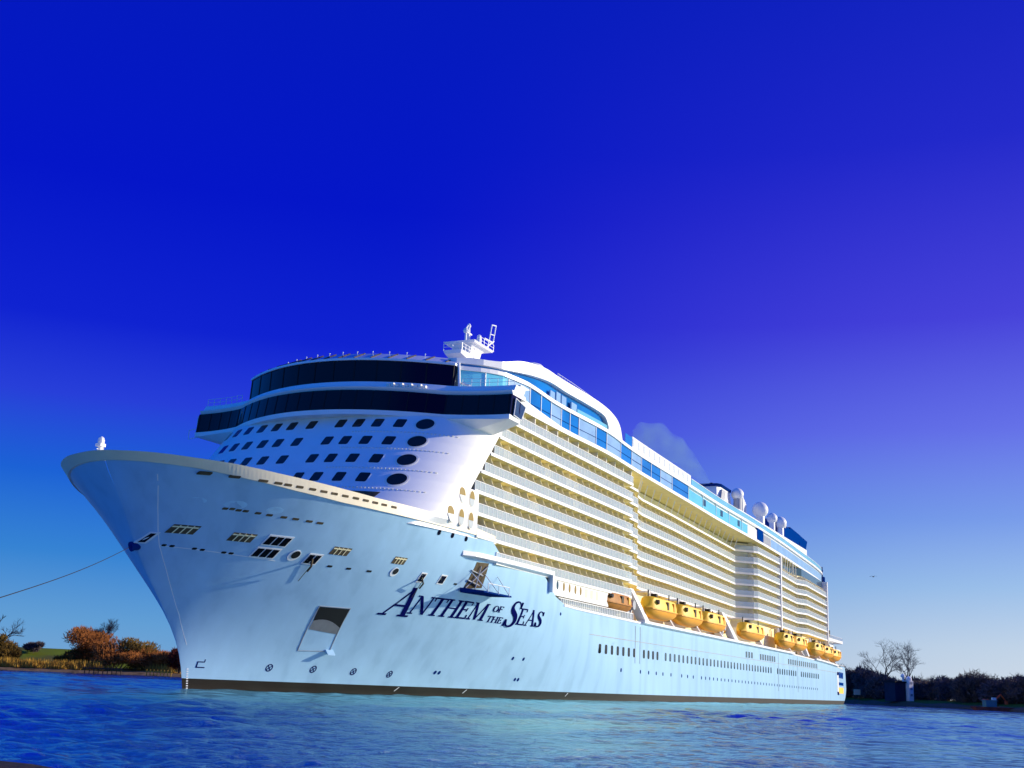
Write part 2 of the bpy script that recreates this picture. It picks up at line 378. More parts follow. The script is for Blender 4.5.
for i, (a, b, c, d) in enumerate([(1.62, 2.9, 1.72, 3.2), (1.0, 2.28, 1.85, 2.38), (1.0, 2.86, 1.68, 2.96), (.92, 2.28, 1.03, 2.96)]):
    patch(mb, [(a, b), (c, b), (c, d), (a, d)], S_hull, .03+.004*i)
mb.build('bulb_mark', M_LETTER, hull)
mb = MB()                       # draught marks up the stem
for i in range(9): patch(mb, rect(.5-.045*i, .1+i*.25, .2, .12), S_hull, .03)
mb.build('draught_mark', M_WHITE, hull)
for x in (28.5, 41, 66): fit('draught_mark', rect(x, .75, .12, .5, 1.0), M_WHITE, .03)
# shell door low on the bow: black plate painted as shade, white one as lit floor, small platform at its foot
o = fit('bow_door', [(11.5, 4.72), (15.42, 4.84), (14.0, 9.62), (10.15, 9.6)], M_HULL, .02)
def edge_(p, q, n=8): return [(p[0]+(q[0]-p[0])*i/n, p[1]+(q[1]-p[1])*i/n) for i in range(n+1)]
lo_ = [(x, z+.42*math.sin(math.pi*(i/8)**.8)) for i, (x, z) in enumerate(edge_((10.75, 8.05), (14.75, 7.45)))]; hi_ = edge_((10.15, 9.58), (14.0, 9.6)); md_ = edge_((11.0, 7.1), (14.9, 6.75))
mb = MB(); 
for i in range(8): patch(mb, [lo_[i], lo_[i+1], hi_[i+1], hi_[i]], S_hull, .05)
mb.build('door_shade', M_BLACK, o)
mb = MB()
for i in range(8): patch(mb, [md_[i], md_[i+1], lo_[i+1], lo_[i]], S_hull, .05)
mb.build('door_lit_floor', M_WHITE, o)
for i, (a, b) in enumerate(zip([(11.46, 4.68), (10.1, 9.66), (14.05, 9.68), (15.5, 4.8)], [(10.1, 9.66), (14.05, 9.68), (15.5, 4.8), (11.46, 4.68)])):
    for k in range(6):
        p = (a[0]+(b[0]-a[0])*k/6, a[1]+(b[1]-a[1])*k/6); r_ = (a[0]+(b[0]-a[0])*(k+1)/6, a[1]+(b[1]-a[1])*(k+1)/6)
        dx = .035; patch(mb, [(p[0]-dx, p[1]-.02), (r_[0]-dx, r_[1]-.02), (r_[0]+dx, r_[1]+.02), (p[0]+dx, p[1]+.02)], S_hull, .06+.004*i)
mb.build('door_frame', M_STEEL, o)
mb = MB(); a = S_hull(14.9, 4.75, -.1); b = S_hull(15.9, 4.75, -.1); nrm = (S_hull(15.4, 4.75, 1)-S_hull(15.4, 4.75, 0))
mb.hexa([a, b, b+nrm*.9, a+nrm*.9, a+Vector((0, 0, .45)), b+Vector((0, 0, .45)), b+nrm*.9+Vector((0, 0, .1)), a+nrm*.9+Vector((0, 0, .1))])
mb.build('boarding_step', M_HULL, o, rec=True)
# bow fairlead at the stem, with the tow line's guide
mb = MB(); mb.tube((-9.9, .35, 14.1), (-8.6, -.5, 14.5), .45, .5, 14); mb.tube((-10.0, .4, 14.06), (-9.85, .33, 14.12), .52, .52, 14)
mb.build('stem_fairlead', M_NAVY, hull)
# anchor pocket with open platform
o = fit('anchor_pocket', [(29.2, 13.3), (32.9, 13.7), (32.75, 16.8), (29.85, 16.68)], M_RECESS, .03)
mb = MB()
mb.tube(S_hull(29.4, 13.5, .15), S_hull(32.4, 16.4, .2), .1); mb.tube(S_hull(30.4, 13.5, .9), S_hull(30.9, 16.3, .15), .08); mb.tube(S_hull(29.2, 15.6, .12), S_hull(32.0, 15.2, .12), .1)
mb.tube(S_hull(29.2, 14.4, .12), S_hull(31.8, 14.0, .3), .1)
mb.build('anchor_shank', M_STEEL, o)
mb = MB(); mb.hexa([(28.6, -18.4, 12.8), (35.9, -19.2, 12.8), (36.6, -21.9, 12.8), (28.2, -21.9, 12.8), (28.6, -18.4, 13.4), (35.9, -19.2, 13.4), (36.6, -21.9, 13.0), (28.2, -21.9, 13.0)])
mb.build('anchor_platform', [M_NAVY], ship, rec=True)
mb = MB()
for x in (29.4, 32.6, 35.8): mb.tube((x, -21.9, 12.9), (x, -21.9, 14.0), .05); mb.tube((x, -21.9, 13), S_hull(x, 15.4, 0), .05)
mb.tube((29.4, -21.9, 14), (35.8, -21.9, 14), .05); mb.build('platform_rail', M_WHITE, ship)
for x, z in [(20.85, 13.89), (5.0, 14.38)]:
    mb = MB(); mb.tube(S_hull(x, z, 0), S_hull(x-.2, z-.3, .9), .14, .1); mb.tube(S_hull(x-.2, z-.3, .9), S_hull(x+.1, z-1.0, .55), .1); mb.tube(S_hull(x+.25, z-.3, .2), S_hull(x+.35, z-2.3, .12), .04)
    mb.build('boat_boom', M_RECESS, ship)
# lifting ledge
mb = MB(); loops = []
for x in frange(26.0, 52.0, 1.0):
    y = -hullB(x, 17.4); t_ = .75*min(1, (x-25.6)/2.5); loops.append([(x, y+.2, 16.95), (x, y-t_, 17.15), (x, y-t_, 17.72), (x, y+.2, 17.78)])
mb.loft(loops); mb.build('side_ledge', M_WHITE, ship, rec=True)
mb = MB(); mb.box(51.9, 52.5, -21.35, -20.6, 14.8, 17.74); mb.build('ledge_post', M_WHITE, ship)

# ---- the ship's name in serif capitals
def glyph(c):
    """strokes in a unit-high box; returns width and polygons"""
    th, tn, sf = .17, .06, .055
    P = []
    def bar(x0, y0, x1, y1, w): P.append([(x0-w/2, y0), (x0+w/2, y0), (x1+w/2, y1), (x1-w/2, y1)])
    def hb(x0, x1, y, w): P.append([(x0, y-w/2), (x1, y-w/2), (x1, y+w/2), (x0, y+w/2)])
    def serif(x, y, w=.30): hb(x-w/2, x+w/2, y+(sf/2 if y < .5 else -sf/2), sf)
    if c == 'A':
        bar(.14, 0, .56, 1, tn); bar(.92, 0, .52, 1, th); hb(.30, .80, .36, tn); serif(.14, 0); serif(.92, 0, .4); return 1.08, P
    if c == 'N':
        bar(.16, 0, .16, 1, tn); bar(.16, .97, .90, .02, th); bar(.92, 0, .92, 1, tn); serif(.14, 0); serif(.08, 1, .24); serif(.92, 1); return 1.08, P
    if c == 'T':
        bar(.45, 0, .45, .97, th); hb(.02, .88, .965, .07); bar(.05, .78, .03, .94, .05); bar(.85, .78, .87, .94, .05); serif(.45, 0, .4); return .9, P
    if c == 'H':
        bar(.2, 0, .2, 1, th); bar(.88, 0, .88, 1, th); hb(.2, .88, .52, tn)
        for x in (.2, .88): serif(x, 0, .38); serif(x, 1, .38)
        return 1.08, P
    if c in 'EF':
        bar(.2, 0, .2, 1, th); hb(.06, .74, .965, .07); hb(.2, .58, .52, tn); bar(.72, .80, .74, .94, .05); bar(.57, .42, .57, .62, .05)
        if c == 'E': hb(.06, .78, .035, .07); bar(.80, .06, .76, .24, .05)
        else: serif(.2, 0, .4)
        return .88, P
    if c == 'M':
        bar(.14, 0, .2, 1, tn); bar(.22, 1, .62, .02, th); bar(.60, .02, 1.02, 1, tn); bar(1.1, 0, 1.06, 1, th); serif(.14, 0); serif(1.1, 0, .38); serif(.16, 1, .2); serif(1.12, 1, .22); return 1.28, P
    if c == 'O':
        n = 26
        for i in range(n):
            a, b = 2*math.pi*i/n, 2*math.pi*(i+1)/n
            f = lambda t, k: (.5+(.46-(.15 if k else 0))*math.cos(t), .5+(.5-(.05 if k else 0))*math.sin(t))
            P.append([f(a, 1), f(a, 0), f(b, 0), f(b, 1)])
        return 1.0, P
    if c == 'S':
        ctl = [(.64, .80), (.55, .93), (.38, .965), (.21, .90), (.15, .76), (.22, .63), (.38, .53), (.54, .42), (.62, .26), (.54, .10), (.36, .035), (.18, .08), (.08, .24)]
        wd = [.03, .05, .06, .09, .14, .17, .18, .17, .14, .09, .06, .05, .03]; pts = []
        for i in range(len(ctl)-1):
            p0, p1, p2, p3 = [Vector((*ctl[max(0, min(len(ctl)-1, j))], 0)) for j in (i-1, i, i+1, i+2)]
            for k in range(3):
                t = k/3; pts.append((.5*((2*p1)+(p2-p0)*t+(2*p0-5*p1+4*p2-p3)*t*t+(3*p1-p0-3*p2+p3)*t**3), wd[i]+(wd[i+1]-wd[i])*t))
        pts.append((Vector((*ctl[-1], 0)), wd[-1]))
        L = []
        for i, (p, w) in enumerate(pts):
            d = (pts[min(i+1, len(pts)-1)][0]-pts[max(i-1, 0)][0]).normalized(); nn = Vector((-d.y, d.x, 0)); L.append((p+nn*w/2, p-nn*w/2))
        for (a, b), (c_, d) in zip(L, L[1:]): P.append([(q.x, q.y) for q in (a, b, d, c_)])
        bar(.66, .72, .68, .97, .045); bar(.04, .03, .06, .28, .045)
        return .76, P
def letters(word, x0, x1, zb, H, shear=.12, zend=None):
    gs = [glyph(c) for c in word]; tot = sum(g[0] for g in gs); sc = (x1-x0)/tot; x = x0
    for w, P in gs:
        mb = MB()
        for k, poly in enumerate(P):
            q = []
            n = len(poly)
            for i in range(n):          # subdivide long edges so the strokes follow the curved plating
                a, b = poly[i], poly[(i+1) % n]
                for s in range(3): t = s/3; q.append((a[0]+(b[0]-a[0])*t, a[1]+(b[1]-a[1])*t))
            zz = zb+((zend or zb)-zb)*(x-x0)/(x1-x0)
            patch(mb, [(x+u*sc+shear*v*H, zz+v*H) for u, v in q], S_hull, .05+.003*k, back=-.05)
        mb.build('name_letter', M_LETTER, hull); x += w*sc
letters('A', 18.15, 22.6, 9.32, 3.35, .2)
letters('NTHEM', 22.3, 36.4, 9.74, 2.14, .08, 9.79)
letters('OF', 37.45, 39.95, 11.06, .78, .1); letters('THE', 37.1, 40.75, 9.7, .78, .1)
letters('S', 41.1, 44.1, 9.35, 3.5, .15); letters('EAS', 44.1, 51.1, 9.8, 2.2, .1)

# ---- windows along the hull side
HW = [73.7+2.8*i for i in range(7)]+[95.8+2.6*i for i in range(4)]+[108.6+2.86*i for i in range(32)]+[205+2.9*i for i in range(9)]+[236+2.9*i for i in range(10)]
for x in HW: fit('hull_window', rrect(x, 7.9, 1.05, 1.45, .3, 3), M_DARK if x < 105 else M_DOOR, .04)
for x in [171.5, 174.2, 176.9]+[186+2.6*i for i in range(7)]+[219+2.9*i for i in range(15)]: fit('upper_hull_window', rect(x, 10.75, 1.5, 1.35), M_DOOR, .04)
for i, x in enumerate([84, 94, 98.6, 103, 107, 112, 119, 123, 127]+[133+3.1*i for i in range(42)]): fit('hull_porthole', ell(x, 4.9-.6*max(0, x-90)/150, .3, .34, 10), M_NAVY, .03)
mb = MB()
for i, x in enumerate(frange(69, 300, 6)[:-1]):
    z = 9.85; patch(mb, [(x, z-.05), (x+6, z-.05), (x+6, z+.05), (x, z+.05)], S_hull, .05)
for x in (91.0, 93.6, 206, 231): patch(mb, [(x-.05, 6.2 if x < 200 else 3.0), (x+.05, 6.2 if x < 200 else 3.0), (x+.05, 12.4), (x-.05, 12.4)], S_hull, .055)
mb.build('rubbing_strake', M_STEEL, hull)
# small block of blue and yellow lettering marks near the stern
lx = 303
mb = MB(); patch(mb, rect(lx, 6.6, 3.6, 7.4), S_hull, .05); o = mb.build('stern_emblem', M_WHITE, hull)
fit('emblem_tip', rect(lx, 9.7, 4.2, 1.0, .8), M_LETTER, .08, o); fit('emblem_tip', rect(lx, 3.4, 4.2, 1.0, -.5), M_LETTER, .08, o)
mb = MB()
for k, dx in enumerate((4.4, 8.2, 12, 15.4)): patch(mb, rrect(lx+dx, 9.3, 3.0, 2.0, .7, sh=.4), S_hull, .06)
mb.build('emblem_script', M_ROYAL, o)
mb = MB()
for k in range(6): patch(mb, rect(lx+3.6+k*2.6, 6.5, 2.1, .95, .2), S_hull, .06)
mb.build('emblem_script', M_ROYAL, o)
fit('emblem_block', rect(lx+10, 4.4, 15, 1.9), M_YEL, .06, o)

# ------------------------------------------------------------------ superstructure
DZ = [17.05+2.75*k for k in range(8)]                    # deck edges seen on the port side
def frontX(y, z):
    xf = 20.1-.95*(33.3-z); q = min(1, (abs(y)/20.7)**2.6); return xf+13*(1-math.sqrt(1-q))
FWD = {0: 34.0, 1: 27.9, 2: 28.0, 3: 25.6, 4: 28.4, 5: 30.9, 6: 34.0, 7: 36.5}     # where each balcony opening begins
YP = [(20, -20.7), (88.8, -20.7), (89.6, -19.7), (95.5, -19.4), (100.5, -17.6), (105, -17.0), (125, -16.75), (150, -15.9), (185.3, -14.8), (189.2, -18.3), (190.8, -19.2), (218, -19.05), (246, -17.9), (252, -19.6), (294, -18.3), (300, -18)]
YO = lambda x: lerp(YP, x)
def yo_out(x): return smoothline([(24, -20.7), (38, -20.8), (54, -20.95), (72, -21.7), (91, -21.15), (125, -20.5), (152, -19.85), (186, -19.75), (217, -19.2), (251, -18.0), (282, -16.8), (300, -15.6), (308, -14.6)], x)

# sloping white front below the bridge, curved in plan, with its flanks
mb = MB()
bands = [19.4]+[DZ[k] for k in range(1, 7)]+[34.6]
for bi, (za, zb) in enumerate(zip(bands, bands[1:])):
    k = bi if bi < 7 else 6
    fe = FWD[k]
    nz = 3; rows = []
    for j in range(nz+1):
        z = za+(zb-za)*j/nz; row = []
        for i in range(61):
            a = -math.pi/2+math.pi*i/60; y = 20.7*math.sin(a); x = frontX(y, z); lim = hullB(x, 20.1)-.1+max(0, z-20.0)*1.3; row.append((x, -max(-lim, min(lim, y)), z))
        lim = lambda x: min(20.7, hullB(x, 20.1)-.1+max(0, z-20.0)*1.3); xe = row[-1][0]; fl = [xe+max(fe-xe, .05)*q/5 for q in range(1, 6)]; row = [(x, lim(x), z) for x in fl[::-1]]+row+[(x, -lim(x), z) for x in fl]
        rows.append(row)
    mb.loft(rows, 0, close=False)
fh = mb.build('forward_house', M_WHITE, ship, smooth=True)
def S_front(y, z, off):
    e = .1; p = Vector((frontX(y, z), y, z)); gy = (frontX(y+e, z)-frontX(y-e, z))/(2*e); gz = .95
    n = Vector((-1, gy, gz)).normalized(); return p+n*off
ROWS = [(33.32, [15.9, 13.2, 10.6, 7.98, 5.41, 2.89, -.15, -4.47, -6.95, -9.45, -12.17]), (30.58, [13.2, 10.7, 8.2, 5.5, 3.0, .12, -4.34, -6.81, -9.43, -12.22]),
        (27.84, [13.0, 10.9, 8.6, 5.9, 3.2, .24, -4.09, -6.62, -9.39, -12.16]), (25.1, [8.3, 5.7, 3.1, .44, -3.98, -6.49, -9.35, -12.1]), (22.35, [.4, -3.9, -6.4, -9.3])]
for z, ys in ROWS:
    for y in ys:
        mb = MB(); patch(mb, rrect(y, z-.05, 1.42, 1.45, .22), S_front, .03); w = mb.build('front_window', M_WHITE, fh)
        mb = MB(); patch(mb, rrect(y, z-.05, 1.22, 1.25, .18), S_front, .06); mb.build('pane', M_DARK, w)
for z, y in [(33.3, -14.96), (30.6, -15.25), (27.8, -15.4), (24.98, -15.65)]:
    mb = MB(); patch(mb, ell(y, z, 1.12, .98, 26), S_front, .05); w = mb.build('round_window', M_CREAM, fh)
    mb = MB(); patch(mb, ell(y, z, .93, .8, 26), S_front, .08); mb.build('pane', M_DARK, w)
# deck-line seams with rows of small light brackets
for z in (28.9+.45, 26.4, 23.6, 31.9):
    mb = MB()
    for i in range(34):
        y = -7-i*.4
        if y < -18.9: break
        patch(mb, rect(y, z, .16, .12), S_front, .10)
    tag(mb.build('deck_seam', M_CREAM, fh), None, None, kind='stuff')
fit('mooring_hatch', [(-11.2, 22.4), (-14.6, 22.4), (-14.9, 23.1), (-11.4, 23.1)], M_RECESS, .04, fh, S_front)
# oval openings in the flank
def S_side(x, z, off):
    t_ = min(1, max(0, (x-(20.1-.95*(33.3-z)))/13)); y = 20.7*(1-(1-t_)**2)**(1/2.6)
    return Vector((x, -min(y, hullB(x, 20.1)-.1+max(0, z-20.0)*1.3)-off, z))
for x, z in [(20.7, 21.5), (23.35, 21.45), (26.0, 21.4), (23.5, 24.2), (26.05, 24.1)]:
    o = fit('oval_port', ell(x, z, .82, 1.12, 22), M_CREAM, .05, fh, S_side)
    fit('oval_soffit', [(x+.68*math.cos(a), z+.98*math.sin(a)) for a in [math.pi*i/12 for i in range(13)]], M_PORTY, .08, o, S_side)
    fit('oval_glass', [(x-.68*math.cos(a), z-.02-.98*math.sin(a)) for a in [math.pi*i/12 for i in range(13)]], M_PORTG, .08, o, S_side)

# inner cabin block behind the balconies
mb = MB(); loops = []
for x in frange(31, 300, 1.5):
    y = YO(x)+1.6; zb = 12.4 if x > 58 else 17.0; zt = 38.3
    xi = x
    if x < 36.5: zt = 34.0
    loops.append([(xi, y, zb), (xi, y, zt), (xi, 20.5, zt), (xi, 20.5, zb)])
mb.loft(loops, 0); mb.build('cabin_block', M_TAN, ship, rec=True)
mb = MB(); mb.box(58, 312, -20.4, 20.4, 12.2, 12.5); mb.build('boat_deck', M_STEEL, ship)

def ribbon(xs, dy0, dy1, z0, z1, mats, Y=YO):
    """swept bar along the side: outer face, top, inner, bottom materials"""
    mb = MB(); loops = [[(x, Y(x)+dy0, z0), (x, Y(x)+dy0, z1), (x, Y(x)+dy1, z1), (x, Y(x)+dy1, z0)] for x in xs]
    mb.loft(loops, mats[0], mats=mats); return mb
def xlist(a, b): return sorted(set([round(v, 3) for v in frange(a, b, 3)]+[p[0] for p in YP if a < p[0] < b]))
SECT = [(None, 88.8), (89.2, 185.3), (189.4, 218.0), (218.9, 293.6)]
doors = []; divs = []
for k in range(8):
    for si, (a, b) in enumerate(SECT):
        if a is None: a = max(FWD[k], 20.15-.95*(33.3-DZ[k]-1.3)+13 if k < 6 else 0)
        if si == 3 and k == 7: continue
        if si >= 1 and k == 0: continue
        xs = xlist(a, b)
        z = DZ[k]
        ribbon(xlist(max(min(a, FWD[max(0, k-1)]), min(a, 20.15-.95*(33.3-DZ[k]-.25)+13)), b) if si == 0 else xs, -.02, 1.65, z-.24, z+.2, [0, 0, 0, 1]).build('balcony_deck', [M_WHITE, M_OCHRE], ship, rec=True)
        if si == 1 and k == 7: continue
        rb = MB()
        loops = [[(x, YO(x)+.02, z+.24), (x, YO(x)+.02, z+1.28), (x, YO(x)+.07, z+1.28), (x, YO(x)+.07, z+.24)] for x in xs]
        rb.loft(loops, 0); loops = [[(x, YO(x)-.03, z+1.29), (x, YO(x)-.03, z+1.36), (x, YO(x)+.1, z+1.36), (x, YO(x)+.1, z+1.29)] for x in xs]; rb.loft(loops, 1)
        for x in frange(a+.1, b-.1, 1.4): rb.box(x-.025, x+.025, YO(x)-.0, YO(x)+.12, z+.2, z+1.29, 1)
        rb.build('balcony_railing', [M_RAIL, M_WHITE], ship, rec=True)
        for i, x in enumerate(frange(a+.4, b-.4, 2.85)[:-1]):
            divs.append((x, z, k)); doors.append((x, z, k))
# return walls where a section of balconies ends
ribs = [(88.8, 89.5, -20.75, -17, 17.05, 37.6), (217.9, 218.9, -19.3, -16, 17, 38.4), (293.4, 294.4, -18.55, -8, 12.5, 38.4)]
for a in ribs:
    mb = MB(); 
    if a[0] < 100:
        mb.box(a[0]+.1, a[1], -18.9, -16.5, 17.3, 38.4)
    else: mb.box(*a)
    mb.build('end_wall', M_WHITE, ship)
divs.sort(); doors.sort()
def mk_div(mb, x, z):
    y = YO(x); mb.add([(x-.05, y+.12, z+.2), (x+.05, y+.12, z+.2), (x+.05, y+1.65, z+.2), (x-.05, y+1.65, z+.2), (x-.05, y+.12, z+1.35), (x+.05, y+.12, z+1.35), (x-.05, y+.5, z+1.8), (x+.05, y+.5, z+1.8), (x-.05, y+.75, z+2.5), (x+.05, y+.75, z+2.5), (x-.05, y+1.65, z+2.5), (x+.05, y+1.65, z+2.5)],
      [(0, 3, 10, 8, 6, 4), (1, 5, 7, 9, 11, 2), (0, 4, 5, 1), (4, 6, 7, 5), (6, 8, 9, 7), (8, 10, 11, 9)], 0)
def mk_door(mb, x, z, kk):
    y = YO(x+1.4)+1.6; mb.box(x+.42, x+2.5, y-.06, y+.05, z+.25, z+1.85, 0)
for L, fn, name, m in ((divs, lambda mb, q: mk_div(mb, q[0], q[1]), 'balcony_divider', M_DIV), (doors, lambda mb, q: mk_door(mb, *q), 'balcony_door', M_DOOR)):
    for q in L[:100]:
        mb = MB(); fn(mb, q); mb.build(name, m if name != 'balcony_door' or random.random() < .72 else random.choice([M_CREAM, M_PORTG, M_TAN]), ship)
    mb = MB()
    for q in L[100:]: fn(mb, q)
    tag(mb.build(name, m, ship), None, None, kind='stuff')
# section three: the short face that turns towards the bow
for k in range(1, 8):
    z = DZ[k]; mb = MB()
    pa, pb = (185.3, -14.8), (189.4, -18.5)
    def q(t, dz, inn): return (pa[0]+(pb[0]-pa[0])*t+inn*.67, pa[1]+(pb[1]-pa[1])*t+inn*.74, z+dz)
    mb.hexa([q(0, -.24, 0), q(1, -.24, 0), q(1, -.24, 2.5), q(0, -.24, 2.5), q(0, .2, 0), q(1, .2, 0), q(1, .2, 2.5), q(0, .2, 2.5)]); mb.build('balcony_deck', M_CREAM, ship, rec=True)
    mb = MB(); mb.hexa([q(0, .2, .05), q(1, .2, .05), q(1, .2, .1), q(0, .2, .1), q(0, 1.3, .05), q(1, 1.3, .05), q(1, 1.3, .1), q(0, 1.3, .1)]); mb.build('balcony_railing', M_RAIL, ship, rec=True)

# white wall with oval ports and rail under the first balconies, forward of the boats
mb = MB(); mb.box(53, 77.5, -20.55, -19.9, 14.6, 16.85); mb.box(52.4, 53.4, -20.62, -19, 13.4, 17.4)
o = mb.build('promenade_wall', M_WHITE, ship)
for i, x in enumerate([55.6, 58.1, 60.4, 62.8, 65.0]): fit('oval_port', ell(x, 16.1-.02*i, .36, .62, 16), M_DOOR if i == 0 else M_PORTY, .04, o, lambda x, z, off: Vector((x, -20.55-off, z)))
for x in (67.5, 69.8, 72.2): fit('vent_panel', rrect(x, 15.9, 1.1, 1.3, .2), M_TAN, .03, o, lambda x, z, off: Vector((x, -20.55-off, z)))
mb = MB()
for x in frange(57, 90, .8): mb.box(x-.05, x+.05, -20.62, -20.54, hull_top(x), 14.3)
mb.box(56, 90, -20.64, -20.52, 14.3, 14.42); mb.build('promenade_rail', M_WHITE, ship)
mb = MB(); mb.box(57, 90, -20.5, -20.45, 13.2, 14.25); mb.build('promenade_screen', M_RAIL, ship)
# rim along the top of the hull under the boats
for a, b in ((94, 224), (256, 300)):
    mb = MB(); loops = []
    for x in frange(a, b, 5):
        y = -hullB(x, 12); z = hull_top(x); loops.append([(x, y+.6, z-.15), (x, y-.75, z+.1), (x, y-.75, z+.55), (x, y+.6, z+.6)])
    mb.loft(loops); mb.build('boat_shelf', M_WHITE, ship, rec=True)
mb = MB(); loops = []
for x in frange(58, 318, 5): y = -hullB(x, 12); z = hull_top(x); loops.append([(x, y-.02, z-.15), (x, y-.14, z-.1), (x, y-.14, z+.22), (x, y+.3, z+.25)])
mb.loft(loops); mb.build('deck_rim', M_WHITE, ship, rec=True)
mb = MB(); mb.box(90, 295, -13.6, -13.2, 12.5, 19.6); mb.build('boat_recess_wall', M_TAN, ship)

# ---- bridge
def curve(base, k, lim, wing, y):
    a = abs(y)
    if a <= lim: return base+k*a*a
    e = base+k*lim*lim; t = min(1, (a-lim)/(24.7-lim)); return e+(wing-e)*(1-(1-t)**2)
gB = lambda y: curve(19.4, .0245, 16, 27.6, y)          # glass foot
gT = lambda y: curve(20.0, .0245, 16, 28.0, y)
fB = lambda y: curve(20.7, .0235, 16, 28.4, y)
YS = [-24.7+49.4*i/76 for i in range(77)]
def band(name, f0, z0, f1, z1, depth, m, ys=YS, smooth=True, parent=ship):
    mb = MB(); loops = [[(f0(y), y, z0), (f1(y), y, z1), (f1(y)+depth, y, z1), (f0(y)+depth, y, z0)] for y in ys]
    mb.loft(loops, 0); return mb.build(name, m, parent, smooth=False, rec=True)
WD = 3.0
# floor lip and wing underside
band('bridge_lip', lambda y: gB(y)-.15, 34.45, lambda y: gB(y)-.15, 35.05, WD+.3, M_WHITE)
for s in (-1, 1):
    mb = MB()
    mb.hexa([(26.5, s*16.2, 33.5), (31.5, s*20.2, 33.3), (31.4, s*20.8, 33.3), (28.2, s*20.0, 33.5), (25.4, s*16.0, 34.45), (33.0, s*16.0, 34.45), (30.9, s*24.6, 34.45), (27.7, s*24.6, 34.45)])
    mb.build('wing_support', M_WHITE, ship, rec=True)
br = band('bridge_glazing', gB, 35.05, gT, 37.8, WD, M_DARK)
mb = MB()
for y in [-24.4+2.035*i for i in range(25)]:
    mb.hexa([(gB(y)-.05, y-.06, 35.05), (gB(y)+.1, y-.06, 35.05), (gB(y)+.1, y+.06, 35.05), (gB(y)-.05, y+.06, 35.05), (gT(y)-.05, y-.06, 37.8), (gT(y)+.1, y-.06, 37.8), (gT(y)+.1, y+.06, 37.8), (gT(y)-.05, y+.06, 37.8)])
mb.build('mullion', M_BLACK, br)
# slanted glazed aft corners of the wings, with white frames
for sd in (-1, 1):
    mb = MB(); mb.hexa([(28.4, sd*24.9, 35.1), (31.2, sd*24.7, 35.0), (31.0, sd*24.5, 35.0), (28.4, sd*24.6, 35.1), (28.9, sd*24.9, 37.4), (33.2, sd*24.4, 37.2), (33.0, sd*24.2, 37.2), (28.9, sd*24.6, 37.4)]); mb.build('wing_window', M_DOOR, ship, rec=True)
    mb = MB()
    for p, q in (((28.4, 24.9, 35.1), (31.2, 24.7, 35.0)), ((31.2, 24.7, 35.0), (33.2, 24.4, 37.2)), ((28.4, 24.9, 35.1), (28.9, 24.9, 37.4)), ((28.9, 24.9, 37.4), (33.2, 24.4, 37.2))): mb.tube((p[0], sd*p[1], p[2]), (q[0], sd*q[1], q[2]), .07)
    mb.build('wing_frame', M_WHITE, ship)
roofB = lambda y: fB(y)-.35
band('bridge_roof', lambda y: fB(y), 37.8, roofB, 38.35, WD+1.2, M_WHITE)
band('bridge_fascia', lambda y: fB(y)+.25, 38.35, lambda y: fB(y)+.9, 39.3, WD, M_WHITE)
mb = MB()                           # white marking on the fascia
for i in range(9):
    y = -9.3-i*.52; x = fB(y)+.25; mb.box(x-.02, x+.4, y-.2, y+.2, 38.62, 38.95+.12*(i % 2))
mb.build('fascia_marking', M_CREAM, ship)
mb = MB()
for s in (-1, 1):
    for i in range(7):
        y = s*(17.5+i*1.15); mb.tube((fB(y)+.9, y, 39.3), (fB(y)+.9, y, 40.3), .035)
        if i < 6:
            for zz in (39.8, 40.3): mb.tube((fB(y)+.9, y, zz), (fB(y+s*1.15)+.9, y+s*1.15, zz), .03)
mb.build('wing_rail', M_WHITE, ship)
mb = MB()                           # mooring lookout frame hanging at the starboard wing
mb.tube((28.2, 24.9, 34.5), (28.2, 26.4, 34.3), .05); mb.tube((28.2, 26.4, 34.3), (28.2, 26.4, 35.6), .05); mb.tube((28.2, 26.4, 35.6), (28.2, 24.8, 35.8), .05); mb.tube((28.4, 25.2, 34.4), (28.4, 25.2, 37.7), .06)
mb.build('wing_platform', M_WHITE, ship)

# ---- observation lounge above the bridge
LY = [-15.7+32.6*i/60 for i in range(61)]
lB = lambda y: 22.7+.024*(y-.8)**2; lT = lambda y: 22.9+.0245*(y-.8)**2
band('lounge_glazing', lambda y: lB(y), 39.25, lambda y: lT(y)-.1, 42.55, 2.2, M_DARK, LY)
mb = MB()
for y in [-15.5+2.9*i for i in range(12)]:
    mb = MB(); mb.hexa([(lB(y)-.06, y-.07, 39.3), (lB(y)+.1, y-.07, 39.3), (lB(y)+.1, y+.07, 39.3), (lB(y)-.06, y+.07, 39.3), (lT(y)-.16, y-.07, 42.5), (lT(y)+.1, y-.07, 42.5), (lT(y)+.1, y+.07, 42.5), (lT(y)-.16, y+.07, 42.5)]); mb.build('lounge_mullion', M_BLACK, ship)
band('lounge_eave', lambda y: lT(y)-.35, 42.55, lambda y: lT(y)-.3, 42.85, 2.4, M_WHITE, LY)
